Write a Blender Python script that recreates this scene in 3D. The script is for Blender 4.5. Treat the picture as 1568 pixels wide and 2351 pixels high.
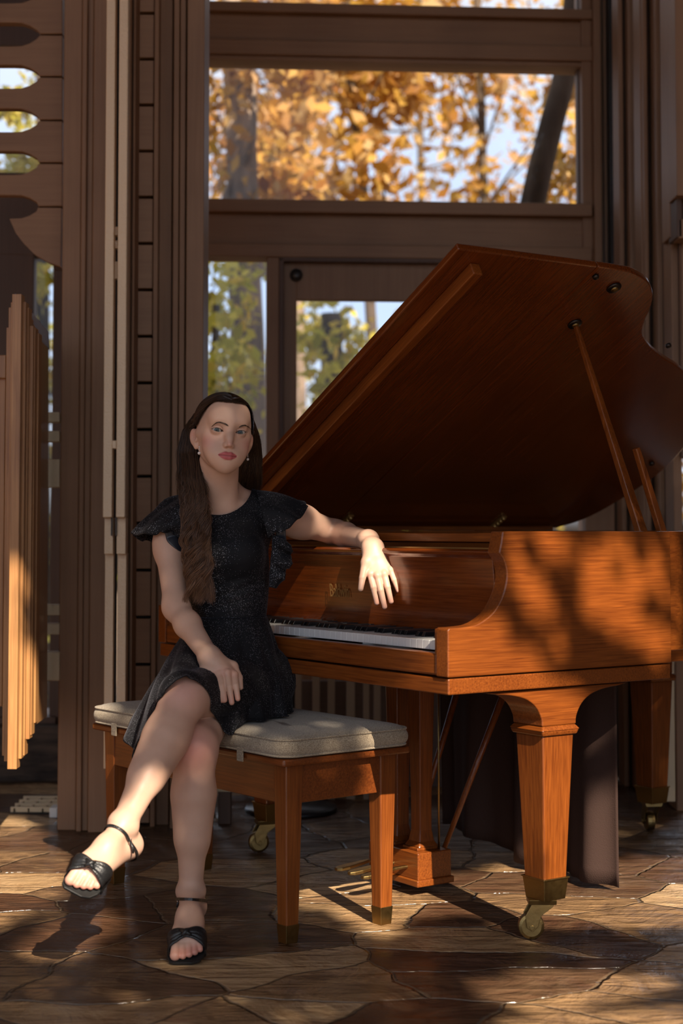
import bpy, bmesh, math, random
import numpy as np
from mathutils import Vector, Matrix
random.seed(7); RNG = np.random.RandomState(7)
for o in list(bpy.data.objects): bpy.data.objects.remove(o, do_unlink=True)
scene = bpy.context.scene
COL = scene.collection
R = math.radians
# ---------------------------------------------------------------- camera
F = 3623.0; TH = 0.05; PY = 1215 - F*math.tan(TH)
cT, sT = math.cos(TH), math.sin(TH)
cam = bpy.data.cameras.new('camera'); co = bpy.data.objects.new('camera', cam); COL.objects.link(co)
co.location = (0, 0, 1.0); co.rotation_euler = (R(90)+TH, 0, 0)
cam.sensor_fit = 'VERTICAL'; cam.sensor_height = 36; cam.lens = 36*F/2351
cam.shift_y = -(2351/2-PY)/2351
cam.clip_end = 200
cam.dof.use_dof = True; cam.dof.focus_distance = 4.08; cam.dof.aperture_fstop = 2.7
scene.camera = co
# ---------------------------------------------------------------- light and exposure
scene.view_settings.view_transform = 'Standard'; scene.view_settings.look = 'None'
scene.view_settings.gamma = 1; scene.view_settings.use_curve_mapping = False
scene.view_settings.exposure = 0.0
SUN = Vector((-.387, .922, 0))*math.cos(R(36)) + Vector((0, 0, -math.sin(R(36))))
sl = bpy.data.lights.new('sun', 'SUN'); sl.energy = 11.0; sl.angle = R(.4); sl.color = (1, .86, .68)
so = bpy.data.objects.new('sun', sl); COL.objects.link(so); so.rotation_euler = SUN.to_track_quat('-Z', 'Y').to_euler()
so.location = (3, -4, 6)
w = bpy.data.worlds.new('sky'); scene.world = w; w.use_nodes = True
wn = w.node_tree.nodes; wl = w.node_tree.links
bg = wn['Background']; tc = wn.new('ShaderNodeTexCoord'); sx = wn.new('ShaderNodeSeparateXYZ'); rp = wn.new('ShaderNodeValToRGB')
wl.new(tc.outputs['Generated'], sx.inputs[0]); wl.new(sx.outputs['Z'], rp.inputs[0]); wl.new(rp.outputs[0], bg.inputs[0])
e = rp.color_ramp.elements
e[0].position = 0.0; e[0].color = (.055, .04, .03, 1)
e[1].position = 1.0; e[1].color = (.60, .70, .92, 1)
x = e.new(.03); x.color = (.62, .68, .78, 1); x = e.new(.16); x.color = (.47, .61, .86, 1); x = e.new(.45); x.color = (.80, .80, .82, 1)
bg.inputs[1].default_value = 1.4
# ---------------------------------------------------------------- helpers
def ray(px, py):
    a = (px-784)/F; b = (PY-py)/F
    return Vector((a, cT-b*sT, sT+b*cT))
CAM = Vector((0, 0, 1.0))
def at(px, py, D): r = ray(px, py); return CAM + r*(D/r.y)
def fl(px, py, z=0.0): r = ray(px, py); return CAM + r*((z-1)/r.z)
def pln(px, py, p0, n): r = ray(px, py); return CAM + r*((Vector(p0)-CAM).dot(n)/r.dot(n))

class MB:
    def __init__(s): s.v = []; s.f = []; s.M = Matrix.Identity(4)
    def add(s, vs, fs):
        n = len(s.v); s.v += [tuple(s.M @ Vector(v)) for v in vs]; s.f += [tuple(i+n for i in f) for f in fs]; return s
    def box(s, x0, x1, y0, y1, z0, z1):
        return s.add([(x0,y0,z0),(x1,y0,z0),(x1,y1,z0),(x0,y1,z0),(x0,y0,z1),(x1,y0,z1),(x1,y1,z1),(x0,y1,z1)],
                     [(0,3,2,1),(4,5,6,7),(0,1,5,4),(1,2,6,5),(2,3,7,6),(3,0,4,7)])
    def frus(s, cx, cy, z0, z1, a0, b0, a1, b1):
        v = [(cx-a0,cy-b0,z0),(cx+a0,cy-b0,z0),(cx+a0,cy+b0,z0),(cx-a0,cy+b0,z0),(cx-a1,cy-b1,z1),(cx+a1,cy-b1,z1),(cx+a1,cy+b1,z1),(cx-a1,cy+b1,z1)]
        return s.add(v, [(0,3,2,1),(4,5,6,7),(0,1,5,4),(1,2,6,5),(2,3,7,6),(3,0,4,7)])
    def prism(s, pts, a, b, axis='x'):
        """closed 2D outline extruded from a to b along axis; pts are the other two coords"""
        n = len(pts)
        def mk(p, t): return (t,p[0],p[1]) if axis == 'x' else ((p[0],t,p[1]) if axis == 'y' else (p[0],p[1],t))
        vs = [mk(p,a) for p in pts] + [mk(p,b) for p in pts]
        fs = [tuple(range(n))[::-1], tuple(range(n,2*n))] + [(i,(i+1)%n,n+(i+1)%n,n+i) for i in range(n)]
        return s.add(vs, fs)
    def loft(s, rings, cap=True, close=True):
        n = len(rings[0]); vs = [p for r in rings for p in r]; fs = []
        for k in range(len(rings)-1):
            for i in range(n if close else n-1):
                j = (i+1) % n; fs.append((k*n+i, k*n+j, (k+1)*n+j, (k+1)*n+i))
        if cap and close: fs += [tuple(range(n))[::-1], tuple(range((len(rings)-1)*n, len(rings)*n))]
        return s.add(vs, fs)
    def tube(s, pts, rad, n=10, cap=True):
        pts = [Vector(p) for p in pts]; m = len(pts)
        rad = rad if isinstance(rad, (list, tuple)) else [rad]*m
        rings = []; up = None
        for i, p in enumerate(pts):
            t = (pts[min(i+1, m-1)]-pts[max(i-1, 0)]).normalized()
            if up is None:
                up = Vector((0,0,1)) if abs(t.z) < .9 else Vector((1,0,0))
            a = t.cross(up).normalized(); up = a.cross(t).normalized()
            rings.append([tuple(p + (a*math.cos(2*math.pi*k/n)+up*math.sin(2*math.pi*k/n))*rad[i]) for k in range(n)])
        return s.loft(rings, cap)
    def lathe(s, prof, c=(0,0,0), n=24, axis='z'):
        rings = []
        for r, h in prof:
            ring = []
            for k in range(n):
                a = 2*math.pi*k/n; u, v = r*math.cos(a), r*math.sin(a)
                q = (u,v,h) if axis == 'z' else ((h,u,v) if axis == 'x' else (v,h,u))
                ring.append((c[0]+q[0], c[1]+q[1], c[2]+q[2]))
            rings.append(ring)
        return s.loft(rings)
    def build(s, name, mat, parent=None, bevel=0, smooth=False, seg=2):
        me = bpy.data.meshes.new(name); me.from_pydata(s.v, [], s.f)
        bm = bmesh.new(); bm.from_mesh(me); bmesh.ops.recalc_face_normals(bm, faces=bm.faces); bm.to_mesh(me); bm.free()
        me.materials.append(mat)
        if smooth: me.shade_smooth()
        o = bpy.data.objects.new(name, me); COL.objects.link(o)
        if parent: o.parent = parent
        if bevel:
            b = o.modifiers.new('bevel', 'BEVEL'); b.width = bevel; b.segments = seg; b.limit_method = 'ANGLE'; b.angle_limit = R(35)
        return o
def empty(name, loc=(0,0,0), rz=0):
    o = bpy.data.objects.new(name, None); COL.objects.link(o); o.location = loc; o.rotation_euler = (0,0,rz); o.empty_display_size = .1; return o
def tag(o, label=None, cat=None, group=None, kind=None):
    if label: o['label'] = label
    if cat: o['category'] = cat
    if group: o['group'] = group
    if kind: o['kind'] = kind
    return o
def copy_tree(o, parent=None):
    c = o.copy(); COL.objects.link(c); c.parent = parent
    for ch in o.children: copy_tree(ch, c)
    return c
def catmull(pts, k=6, closed=False):
    P = [np.array(p, float) for p in pts]; n = len(P); out = []
    rng = range(n if closed else n-1)
    for i in rng:
        p0, p1, p2, p3 = (P[(i+j-1) % n] if closed else P[min(max(i+j-1, 0), n-1)] for j in range(4))
        for t in np.linspace(0, 1, k, endpoint=False):
            out.append(.5*((2*p1)+(-p0+p2)*t+(2*p0-5*p1+4*p2-p3)*t*t+(-p0+3*p1-3*p2+p3)*t**3))
    if not closed: out.append(P[-1])
    return [tuple(p) for p in out]
# ---------------------------------------------------------------- materials
def mat(name, col=(.5,.5,.5), rough=.5, metal=0, coat=0, spec=.5, bump=None, sheen=0):
    m = bpy.data.materials.new(name); m.use_nodes = True; b = m.node_tree.nodes['Principled BSDF']
    b.inputs['Base Color'].default_value = (*col, 1); b.inputs['Roughness'].default_value = rough
    b.inputs['Metallic'].default_value = metal; b.inputs['Coat Weight'].default_value = coat
    b.inputs['Specular IOR Level'].default_value = spec
    if sheen: b.inputs['Sheen Weight'].default_value = sheen
    nt = m.node_tree
    n1 = nt.nodes.new('ShaderNodeTexNoise'); n1.inputs['Scale'].default_value = bump[0] if bump else 40
    tcn = nt.nodes.new('ShaderNodeTexCoord'); nt.links.new(tcn.outputs['Object'], n1.inputs['Vector'])
    rr = nt.nodes.new('ShaderNodeMapRange'); rr.inputs['To Min'].default_value = rough*.8; rr.inputs['To Max'].default_value = min(1, rough*1.2)
    nt.links.new(n1.outputs['Fac'], rr.inputs['Value']); nt.links.new(rr.outputs[0], b.inputs['Roughness'])
    if bump:
        bb = nt.nodes.new('ShaderNodeBump'); bb.inputs['Strength'].default_value = bump[1]; bb.inputs['Distance'].default_value = .002
        nt.links.new(n1.outputs['Fac'], bb.inputs['Height']); nt.links.new(bb.outputs[0], b.inputs['Normal'])
    return m
def wood(name, c0, c1, axis='x', sc=1.0, rough=.3, coat=.3, bump=.15, blotch=.35, spec=.5):
    """fine streaks along an axis of the object's own space, with broad blotches"""
    m = bpy.data.materials.new(name); m.use_nodes = True; nt = m.node_tree; N = nt.nodes; L = nt.links
    b = N['Principled BSDF']; b.inputs['Roughness'].default_value = rough; b.inputs['Coat Weight'].default_value = coat
    b.inputs['Coat Roughness'].default_value = .12; b.inputs['Specular IOR Level'].default_value = spec
    t = N.new('ShaderNodeTexCoord'); mp = N.new('ShaderNodeMapping')
    s = {'x': (2, 60, 60), 'y': (60, 2, 60), 'z': (60, 60, 2)}[axis]
    mp.inputs['Scale'].default_value = [v*sc for v in s]
    L.new(t.outputs['Object'], mp.inputs[0])
    n1 = N.new('ShaderNodeTexNoise'); n1.inputs['Scale'].default_value = 1.6; n1.inputs['Detail'].default_value = 6; n1.inputs['Distortion'].default_value = .6
    L.new(mp.outputs[0], n1.inputs['Vector'])
    n2 = N.new('ShaderNodeTexNoise'); n2.inputs['Scale'].default_value = 3.0; n2.inputs['Detail'].default_value = 3; L.new(t.outputs['Object'], n2.inputs['Vector'])
    mx = N.new('ShaderNodeMix'); mx.inputs[0].default_value = blotch
    L.new(n1.outputs['Fac'], mx.inputs[2]); L.new(n2.outputs['Fac'], mx.inputs[3])
    r = N.new('ShaderNodeValToRGB'); r.color_ramp.elements[0].position = .32; r.color_ramp.elements[1].position = .68
    r.color_ramp.elements[0].color = (*c0, 1); r.color_ramp.elements[1].color = (*c1, 1)
    L.new(mx.outputs[0], r.inputs[0]); L.new(r.outputs[0], b.inputs['Base Color'])
    bb = N.new('ShaderNodeBump'); bb.inputs['Strength'].default_value = bump; bb.inputs['Distance'].default_value = .0015
    L.new(n1.outputs['Fac'], bb.inputs['Height']); L.new(bb.outputs[0], b.inputs['Normal'])
    return m
M = {}
PC0, PC1 = (.100, .021, .003), (.265, .070, .010)
for ax in 'xyz':
    M['pw'+ax] = wood('piano_wood_'+ax, PC0, PC1, ax, 2.3, .34, .2)
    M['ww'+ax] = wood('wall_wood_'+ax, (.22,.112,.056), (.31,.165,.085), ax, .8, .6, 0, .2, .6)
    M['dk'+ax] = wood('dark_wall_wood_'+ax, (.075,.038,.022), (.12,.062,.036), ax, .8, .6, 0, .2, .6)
M['lid'] = wood('lid_wood', (.080, .015, .002), (.19, .043, .007), 'x', 2, .2, .5, .08)
M['bench'] = wood('bench_wood', (.10, .022, .004), (.23, .060, .010), 'x', 2, .35, .3)
M['benchz'] = wood('bench_leg_wood', (.12, .027, .004), (.27, .074, .012), 'z', 2, .35, .3)
M['orn'] = wood('ornament_wood', (.26,.11,.035), (.50,.25,.09), 'z', 1.2, .4, .1)
M['cream'] = mat('cream_paint', (.62,.48,.30), .45, bump=(60,.5))
M['tan'] = mat('tan_rough_paint', (.72,.52,.33), .38, bump=(140,1.0))
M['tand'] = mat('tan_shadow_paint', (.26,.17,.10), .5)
M['brass'] = mat('aged_brass', (.30,.20,.075), .38, 1, bump=(80,.3))
M['gold'] = mat('gold_paint', (.55,.36,.13), .35, .8)
M['goldl'] = mat('gold_lettering', (.34,.18,.055), .5, .3)
M['black'] = mat('black_gap', (.008,.007,.006), .6)
M['blackm'] = mat('black_iron', (.012,.012,.014), .35)
M['ivory'] = mat('ivory_key', (.62,.62,.62), .25, coat=.4)
M['ebony'] = mat('ebony_key', (.008,.008,.009), .25, coat=.4)
M['cloth'] = mat('dark_brown_cloth', (.045,.025,.02), .85, spec=.2, bump=(400,.5))
M['red'] = mat('maroon_felt', (.12,.01,.015), .9)
M['screw'] = mat('dark_screw', (.05,.04,.035), .35, .9)
M['white'] = mat('white_plastic', (.7,.7,.68), .4)
M['iron'] = mat('grey_lock', (.12,.12,.12), .4, .8)
# cushion
def cushion_mat():
    m = mat('oatmeal_weave', (.42,.34,.25), .95, spec=.1, sheen=.3); nt = m.node_tree; N = nt.nodes; L = nt.links; b = N['Principled BSDF']
    t = N.new('ShaderNodeTexCoord'); n = N.new('ShaderNodeTexNoise'); n.inputs['Scale'].default_value = 620; n.inputs['Detail'].default_value = 3
    L.new(t.outputs['Object'], n.inputs[0]); r = N.new('ShaderNodeValToRGB')
    r.color_ramp.elements[0].position = .38; r.color_ramp.elements[0].color = (.17,.12,.075,1)
    r.color_ramp.elements[1].position = .62; r.color_ramp.elements[1].color = (.50,.41,.29,1)
    L.new(n.outputs['Fac'], r.inputs[0]); L.new(r.outputs[0], b.inputs['Base Color'])
    bb = N.new('ShaderNodeBump'); bb.inputs['Strength'].default_value = .9; bb.inputs['Distance'].default_value = .002
    L.new(n.outputs['Fac'], bb.inputs['Height']); L.new(bb.outputs[0], b.inputs['Normal']); return m
M['cush'] = cushion_mat()
def floor_mat():
    m = bpy.data.materials.new('flagstone'); m.use_nodes = True; nt = m.node_tree; N = nt.nodes; L = nt.links; b = N['Principled BSDF']
    t = N.new('ShaderNodeTexCoord')
    dn = N.new('ShaderNodeTexNoise'); dn.inputs['Scale'].default_value = 2.2; dn.inputs['Detail'].default_value = 5; L.new(t.outputs['Object'], dn.inputs[0])
    vm = N.new('ShaderNodeVectorMath'); vm.operation = 'MULTIPLY_ADD'; vm.inputs[1].default_value = (.22,.22,0); L.new(dn.outputs['Color'], vm.inputs[0]); L.new(t.outputs['Object'], vm.inputs[2])
    mp = N.new('ShaderNodeMapping'); mp.inputs['Scale'].default_value = (1.0, 1.35, 1); mp.inputs['Rotation'].default_value = (0,0,.5); L.new(vm.outputs[0], mp.inputs[0])
    ve = N.new('ShaderNodeTexVoronoi'); ve.voronoi_dimensions = '2D'; ve.feature = 'DISTANCE_TO_EDGE'; ve.inputs['Scale'].default_value = 2.8; L.new(mp.outputs[0], ve.inputs['Vector'])
    vc = N.new('ShaderNodeTexVoronoi'); vc.voronoi_dimensions = '2D'; vc.inputs['Scale'].default_value = 2.8; L.new(mp.outputs[0], vc.inputs['Vector'])
    sp = N.new('ShaderNodeSeparateColor'); L.new(vc.outputs['Color'], sp.inputs[0])
    ns = N.new('ShaderNodeTexNoise'); ns.inputs['Scale'].default_value = 5; ns.inputs['Detail'].default_value = 8; ns.inputs['Roughness'].default_value = .65; ns.inputs['Distortion'].default_value = 1.2
    L.new(t.outputs['Object'], ns.inputs[0])
    ad = N.new('ShaderNodeMath'); ad.operation = 'MULTIPLY_ADD'; ad.inputs[1].default_value = .55; L.new(sp.outputs[0], ad.inputs[0])
    sc = N.new('ShaderNodeMath'); sc.operation = 'MULTIPLY'; sc.inputs[1].default_value = .6; L.new(ns.outputs['Fac'], sc.inputs[0]); L.new(sc.outputs[0], ad.inputs[2])
    r = N.new('ShaderNodeValToRGB'); E = r.color_ramp.elements
    E[0].position = .15; E[0].color = (.045,.026,.017,1); E[1].position = .92; E[1].color = (.52,.35,.19,1)
    q = E.new(.38); q.color = (.10,.048,.026,1); q = E.new(.55); q.color = (.15,.088,.048,1); q = E.new(.72); q.color = (.36,.215,.105,1)
    L.new(ad.outputs[0], r.inputs[0])
    ed = N.new('ShaderNodeMapRange'); ed.inputs['From Min'].default_value = .004; ed.inputs['From Max'].default_value = .020; L.new(ve.outputs['Distance'], ed.inputs['Value'])
    mx = N.new('ShaderNodeMix'); mx.data_type = 'RGBA'; mx.inputs[6].default_value = (.17,.115,.07,1); L.new(ed.outputs[0], mx.inputs[0]); L.new(r.outputs[0], mx.inputs[7])
    L.new(mx.outputs[2], b.inputs['Base Color'])
    # layered slate relief
    mp2 = N.new('ShaderNodeMapping'); mp2.inputs['Scale'].default_value = (3,14,1); mp2.inputs['Rotation'].default_value = (0,0,-.35); L.new(t.outputs['Object'], mp2.inputs[0])
    n3 = N.new('ShaderNodeTexNoise'); n3.inputs['Scale'].default_value = 1.4; n3.inputs['Detail'].default_value = 7; n3.inputs['Distortion'].default_value = 1.0; L.new(mp2.outputs[0], n3.inputs[0])
    a2 = N.new('ShaderNodeMath'); a2.operation = 'MULTIPLY_ADD'; a2.inputs[1].default_value = .8; L.new(n3.outputs['Fac'], a2.inputs[0]); L.new(ns.outputs['Fac'], a2.inputs[2])
    a3 = N.new('ShaderNodeMath'); a3.operation = 'MULTIPLY_ADD'; a3.inputs[1].default_value = .5; L.new(ed.outputs[0], a3.inputs[0]); L.new(a2.outputs[0], a3.inputs[2])
    bb = N.new('ShaderNodeBump'); bb.inputs['Strength'].default_value = .8; bb.inputs['Distance'].default_value = .035; L.new(a3.outputs[0], bb.inputs['Height']); L.new(bb.outputs[0], b.inputs['Normal'])
    rr = N.new('ShaderNodeMapRange'); rr.inputs['From Min'].default_value = .3; rr.inputs['From Max'].default_value = .7; rr.inputs['To Min'].default_value = .05; rr.inputs['To Max'].default_value = .26
    L.new(ns.outputs['Fac'], rr.inputs['Value']); L.new(rr.outputs[0], b.inputs['Roughness']); b.inputs['Specular IOR Level'].default_value = .55
    return m
M['floor'] = floor_mat()
def glass_mat():
    m = bpy.data.materials.new('window_glass'); m.use_nodes = True; nt = m.node_tree; N = nt.nodes; L = nt.links
    N.remove(N['Principled BSDF']); out = N['Material Output']
    tr = N.new('ShaderNodeBsdfTransparent'); gl = N.new('ShaderNodeBsdfGlossy'); gl.inputs['Roughness'].default_value = .01
    fr = N.new('ShaderNodeFresnel'); fr.inputs['IOR'].default_value = 1.3; mx = N.new('ShaderNodeMixShader')
    L.new(fr.outputs[0], mx.inputs[0]); L.new(tr.outputs[0], mx.inputs[1]); L.new(gl.outputs[0], mx.inputs[2]); L.new(mx.outputs[0], out.inputs[0]); return m
M['glass'] = glass_mat()
def stone_mat():
    m = mat('rough_stone', (.05,.035,.025), .8, bump=(9,1.0)); nt = m.node_tree; N = nt.nodes; L = nt.links
    n = N.new('ShaderNodeTexNoise'); n.inputs['Scale'].default_value = 6; n.inputs['Detail'].default_value = 8; r = N.new('ShaderNodeValToRGB')
    r.color_ramp.elements[0].color = (.015,.01,.008,1); r.color_ramp.elements[1].color = (.12,.08,.055,1); r.color_ramp.elements[0].position = .35; r.color_ramp.elements[1].position = .75
    L.new(n.outputs['Fac'], r.inputs[0]); L.new(r.outputs[0], N['Principled BSDF'].inputs['Base Color']); return m
M['stone'] = stone_mat()
M['soil'] = mat('leaf_litter_ground', (.16,.10,.05), .9, bump=(8,.6))
def bark(name, a, b_):
    m = wood(name, a, b_, 'z', .12, .9, 0, .8, .5, .1); return m
M['bark1'] = bark('pale_bark', (.06,.045,.035), (.42,.31,.23)); M['bark2'] = bark('dark_bark', (.05,.035,.025), (.15,.11,.08))
def leafm(name, cols):
    m = bpy.data.materials.new(name); m.use_nodes = True; nt = m.node_tree; N = nt.nodes; L = nt.links; b = N['Principled BSDF']
    g = N.new('ShaderNodeNewGeometry'); r = N.new('ShaderNodeValToRGB'); r.color_ramp.interpolation = 'LINEAR'
    E = r.color_ramp.elements; E[0].color = (*cols[0],1); E[1].color = (*cols[-1],1)
    for i, c in enumerate(cols[1:-1]): q = E.new((i+1)/(len(cols)-1)); q.color = (*c,1)
    L.new(g.outputs['Random Per Island'], r.inputs[0]); L.new(r.outputs[0], b.inputs['Base Color']); b.inputs['Roughness'].default_value = .5
    tr = N.new('ShaderNodeBsdfTranslucent'); L.new(r.outputs[0], tr.inputs[0]); mx = N.new('ShaderNodeMixShader'); mx.inputs[0].default_value = .5
    L.new(b.outputs[0], mx.inputs[1]); L.new(tr.outputs[0], mx.inputs[2]); L.new(mx.outputs[0], N['Material Output'].inputs[0]); return m
M['leafo'] = leafm('orange_leaves', [(.30,.12,.02),(.56,.29,.04),(.62,.38,.07),(.42,.18,.03),(.75,.54,.24)])
M['leafg'] = leafm('yellow_green_leaves', [(.22,.22,.03),(.70,.58,.08),(.45,.42,.06),(.75,.50,.07)])
M['leafd'] = leafm('shade_leaves', [(.10,.09,.02),(.4,.25,.04),(.25,.16,.03)])
# ================================================================= SETTING
fo = MB().box(-6, 6, -2.5, 7.2, -.12, 0).build('floor', M['floor']); tag(fo, 'glossy brown irregular flagstone floor', 'floor', kind='structure')
def frontbox(mb, x0, x1, y0, y1, D, th, up=False, down=False):
    """upright box whose front stands at distance D, spanning the given outline there"""
    a = at(x0, (y0+y1)/2, D); b = at(x1, (y0+y1)/2, D); zt = at(x0, y0, D).z; zb = at(x0, y1, D).z
    return mb.box(a.x, b.x, D, D+th, 0 if down else zb, 6.5 if up else zt)
# ---- window wall: turned 4 degrees, origin at (0, 6.5)
WA = R(3.9); WO = Vector((0, 6.5, 0)); WE = Vector((math.cos(WA), math.sin(WA), 0)); WNn = Vector((-math.sin(WA), math.cos(WA), 0))
def wl_(px, py, off=0.0):
    p = pln(px, py, WO+WNn*off, WNn); d = p-WO; return d.dot(WE), p.z
def wbox(mb, x0, x1, y0, y1, o0, o1, up=False, down=False):
    a = wl_(x0, y0, o0)[0]; b = wl_(x1, y1, o0)[0]; z1 = wl_(640, y0, 0)[1]; z0 = wl_(640, y1, 0)[1]
    return mb.box(a, b, o0, o1, 0 if down else z0, 6.5 if up else z1)
def wobj(name, mb, m, lab=None, bev=.004):
    o = mb.build(name, m, bevel=bev); o.location = WO; o.rotation_euler = (0,0,WA); tag(o, lab, 'wall' if lab else None, kind='structure'); return o
k = 1
def trim(mb, m, lab=None):
    global k
    o = wobj('trim_%d' % k, mb, m, lab); k += 1; return o
# horizontal beams, stepped
for rows in ([(12,34,-.04),(34,96,0),(96,130,-.03),(130,141,-.01)], [(463,492,-.05),(492,562,0),(562,592,-.025)]):
    mb = MB()
    for a, b, o in rows: wbox(mb, 242, 1360, a, b, o, .12)
    trim(mb, M['wwx'])
mb = MB(); mb.box(1.95, 5.85, .0, .12, 0, 6.5); wobj('wall_back', mb, M['wwx'], 'brown wooden back wall continuing beyond the right pillars')
mb = MB(); mb.box(-3.3, -2.1, .0, .12, 0, 6.5); wobj('wall_back', mb, M['wwx'], 'brown wooden back wall continuing to the far left corner')
o = MB().box(-3.6, -3.5, 2.2, 6.35, 0, 6.5).build('wall_left', M['wwy']); tag(o, 'wooden side wall on the left', 'wall', kind='structure')
o = MB().box(5.85, 5.95, -2.4, 7.0, 0, 6.5).build('wall_right', M['wwy']); tag(o, 'wooden side wall on the right', 'wall', kind='structure')
# mullions right of pane
mb = MB(); wbox(mb, 1334, 1362, -60, 620, -.02, .12, up=True, down=True); wbox(mb, 1362, 1384, -60, 600, -.06, .12, True, True); wbox(mb, 1384, 1412, -60, 620, -.03, .12, True, True); trim(mb, M['wwz'])
mb = MB(); wbox(mb, 1326, 1336, 140, 466, .03, .08); wbox(mb, 1326, 1336, -40, 12, .03, .08); trim(mb, M['dkz'])
# mullion between sidelight and door, left jamb
mb = MB(); wbox(mb, 612, 642, 590, 1620, -.01, .1, down=True); trim(mb, M['wwz'])
mb = MB(); wbox(mb, 440, 470, 590, 1620, .02, .1, down=True); trim(mb, M['wwz'])
# low rail of the sidelight
mb = MB(); wbox(mb, 466, 612, 1420, 1650, 0, .08, down=True); trim(mb, M['wwx'])
# door
door = empty('door_1', WO, WA); tag(door, 'brown wooden glazed door behind the piano with a round lock', 'door', kind='structure')
mb = MB(); wbox(mb, 648, 680, 600, 1700, .02, .07, down=True); wbox(mb, 680, 1130, 600, 686, .02, .07); wbox(mb, 1085, 1130, 686, 1700, .02, .07, down=True); wbox(mb, 680, 1085, 1380, 1700, .02, .07, down=True)
mb.build('door_frame', M['wwz'], door, .004)
mb = MB(); wbox(mb, 680, 1085, 686, 1380, .04, .046); mb.build('pane', M['glass'], door)
mb = MB(); cx, cz = wl_(680, 632, .02); mb.lathe([(.0,.02),(.022,.02),(.026,.008),(.026,-.008),(.016,-.014),(.015,-.02),(0,-.02)], (cx, .012, cz), 20, 'y'); mb.build('lock', M['iron'], door, smooth=True)
mb = MB(); wbox(mb, 640, 650, 592, 1700, -.02, .08, down=True); wbox(mb, 640, 1150, 588, 602, -.02, .08); wbox(mb, 1130, 1140, 592, 1700, -.02, .08, down=True); trim(mb, M['dkz'])
mb = MB(); wbox(mb, 1140, 1345, 590, 1000, .04, .1); wbox(mb, 1140, 1345, 1000, 1120, .04, .1);  trim(mb, M['wwz'])
mb = MB(); wbox(mb, 1140, 1200, 1120, 1700, .02, .1, down=True); trim(mb, M['wwz'])
# window panes
def pane(n, x0, x1, y0, y1, lab):
    mb = MB(); wbox(mb, x0, x1, y0, y1, .05, .056); o = mb.build('window_%d' % n, M['glass']); o.location = WO; o.rotation_euler = (0,0,WA)
    tag(o, lab, 'window', kind='structure')
pane(1, 440, 1336, 139, 466, 'wide window pane above the piano, orange trees outside')
pane(2, 440, 612, 592, 1440, 'narrow sidelight pane behind the woman\'s head')
pane(3, 440, 1336, -1800, 12, 'clerestory pane along the top edge')
# left part of window wall, seen through the louvres
mb = MB()
wbox(mb, -420, -20, 590, 900, -.02, .1, up=True, down=True); wbox(mb, -20, 68, 590, 1640, .0, .1, down=True); wbox(mb, 128, 240, -40, 1640, 0, .1, up=True, down=True)
wbox(mb, -420, 240, 405, 592, 0, .12); wbox(mb, -420, 240, -30, 118, 0, .12)
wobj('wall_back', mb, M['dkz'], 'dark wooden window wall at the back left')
mb = MB(); wbox(mb, -420, 128, 1640, 1700, -.03, .3); wobj('trim_20', mb, M['dkx'])
pane(4, -420, 240, 118, 405, 'window pane behind the scalloped louvre boards'); pane(5, 60, 130, 592, 1640, 'tall thin window slit beside the left pillar')
mb = MB(); wbox(mb, -420, 150, 1655, 1838, -.12, .5, down=True); o = wobj('wall_left', mb, M['stone'], 'low dark rough stone wall behind the left pillar', .01)
# dark low wall to the right of the door (beneath windows) and its panel
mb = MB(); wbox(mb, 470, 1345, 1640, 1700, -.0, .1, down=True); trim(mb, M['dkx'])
# ---- scalloped louvre boards, upper left
lv = empty('louvre_panel', at(60, 610, 5.42)); tag(lv, 'stack of brown boards with pointed leaf shaped cutouts, upper left', 'louvre')
L0 = lv.location
def lp(px, py): p = at(px, py, 5.42)-L0; return (p.x, p.z)
ys = [-118, -20, 79, 176, 276, 374, 475]
def leaf_edge(y, sgn, X=95):   # half of a leaf cutout, from the left to its point
    return [(-60, y+sgn*27), (28, y+sgn*27), (50, y+sgn*26), (68, y+sgn*20), (84, y+sgn*10), (X, y+sgn*1.5)]
for i in range(len(ys)):
    top = leaf_edge(ys[i], 1, 93-i)
    if i < len(ys)-1:
        pts = top + [(143, ys[i]+2), (143, ys[i+1]-2)] + leaf_edge(ys[i+1], -1, 93-i)[::-1]
    else:
        arc = [(139, 612), (110, 602), (80, 585), (55, 560), (36, 535), (22, 503)]
        pts = [(22, ys[i]+27)] + top[1:] + [(141, ys[i]+2)] + arc
    MB().prism([lp(*p) for p in pts], 0, .045, 'y').build('board', M['wwx'], lv, .003)
# backing strips beyond the boards at right
mb = MB(); a = at(128, 0, 5.47); mb.box(a.x-L0.x, a.x-L0.x+.03, .05, .09, lp(0,612)[1], lp(0,-118)[1]); mb.build('backing_batten', M['dkz'], lv)
# ---- left pillar
def zt(py, D): return at(784, py, D).z
pl = empty('wooden_pillar', at(187, 1905, 5.3)); pl.location.z = 0; tag(pl, 'broad brown grooved timber pillar left of the woman', 'pillar')
P0 = pl.location
def pil(mb, x0, x1, D, th, z0=0, z1=6.5, base=P0, yref=1905):
    a = at(x0, yref, D).x-base.x; b = at(x1, yref, D).x-base.x; return mb.box(a, b, D-base.y, D-base.y+th, z0, z1)
for x0, x1, D in ((131,174,5.30),(174,186,5.275),(186,201,5.29),(201,246,5.26)):
    pil(MB(), x0, x1, D, .16).build('plank', M['wwz'], pl, .004)
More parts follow.
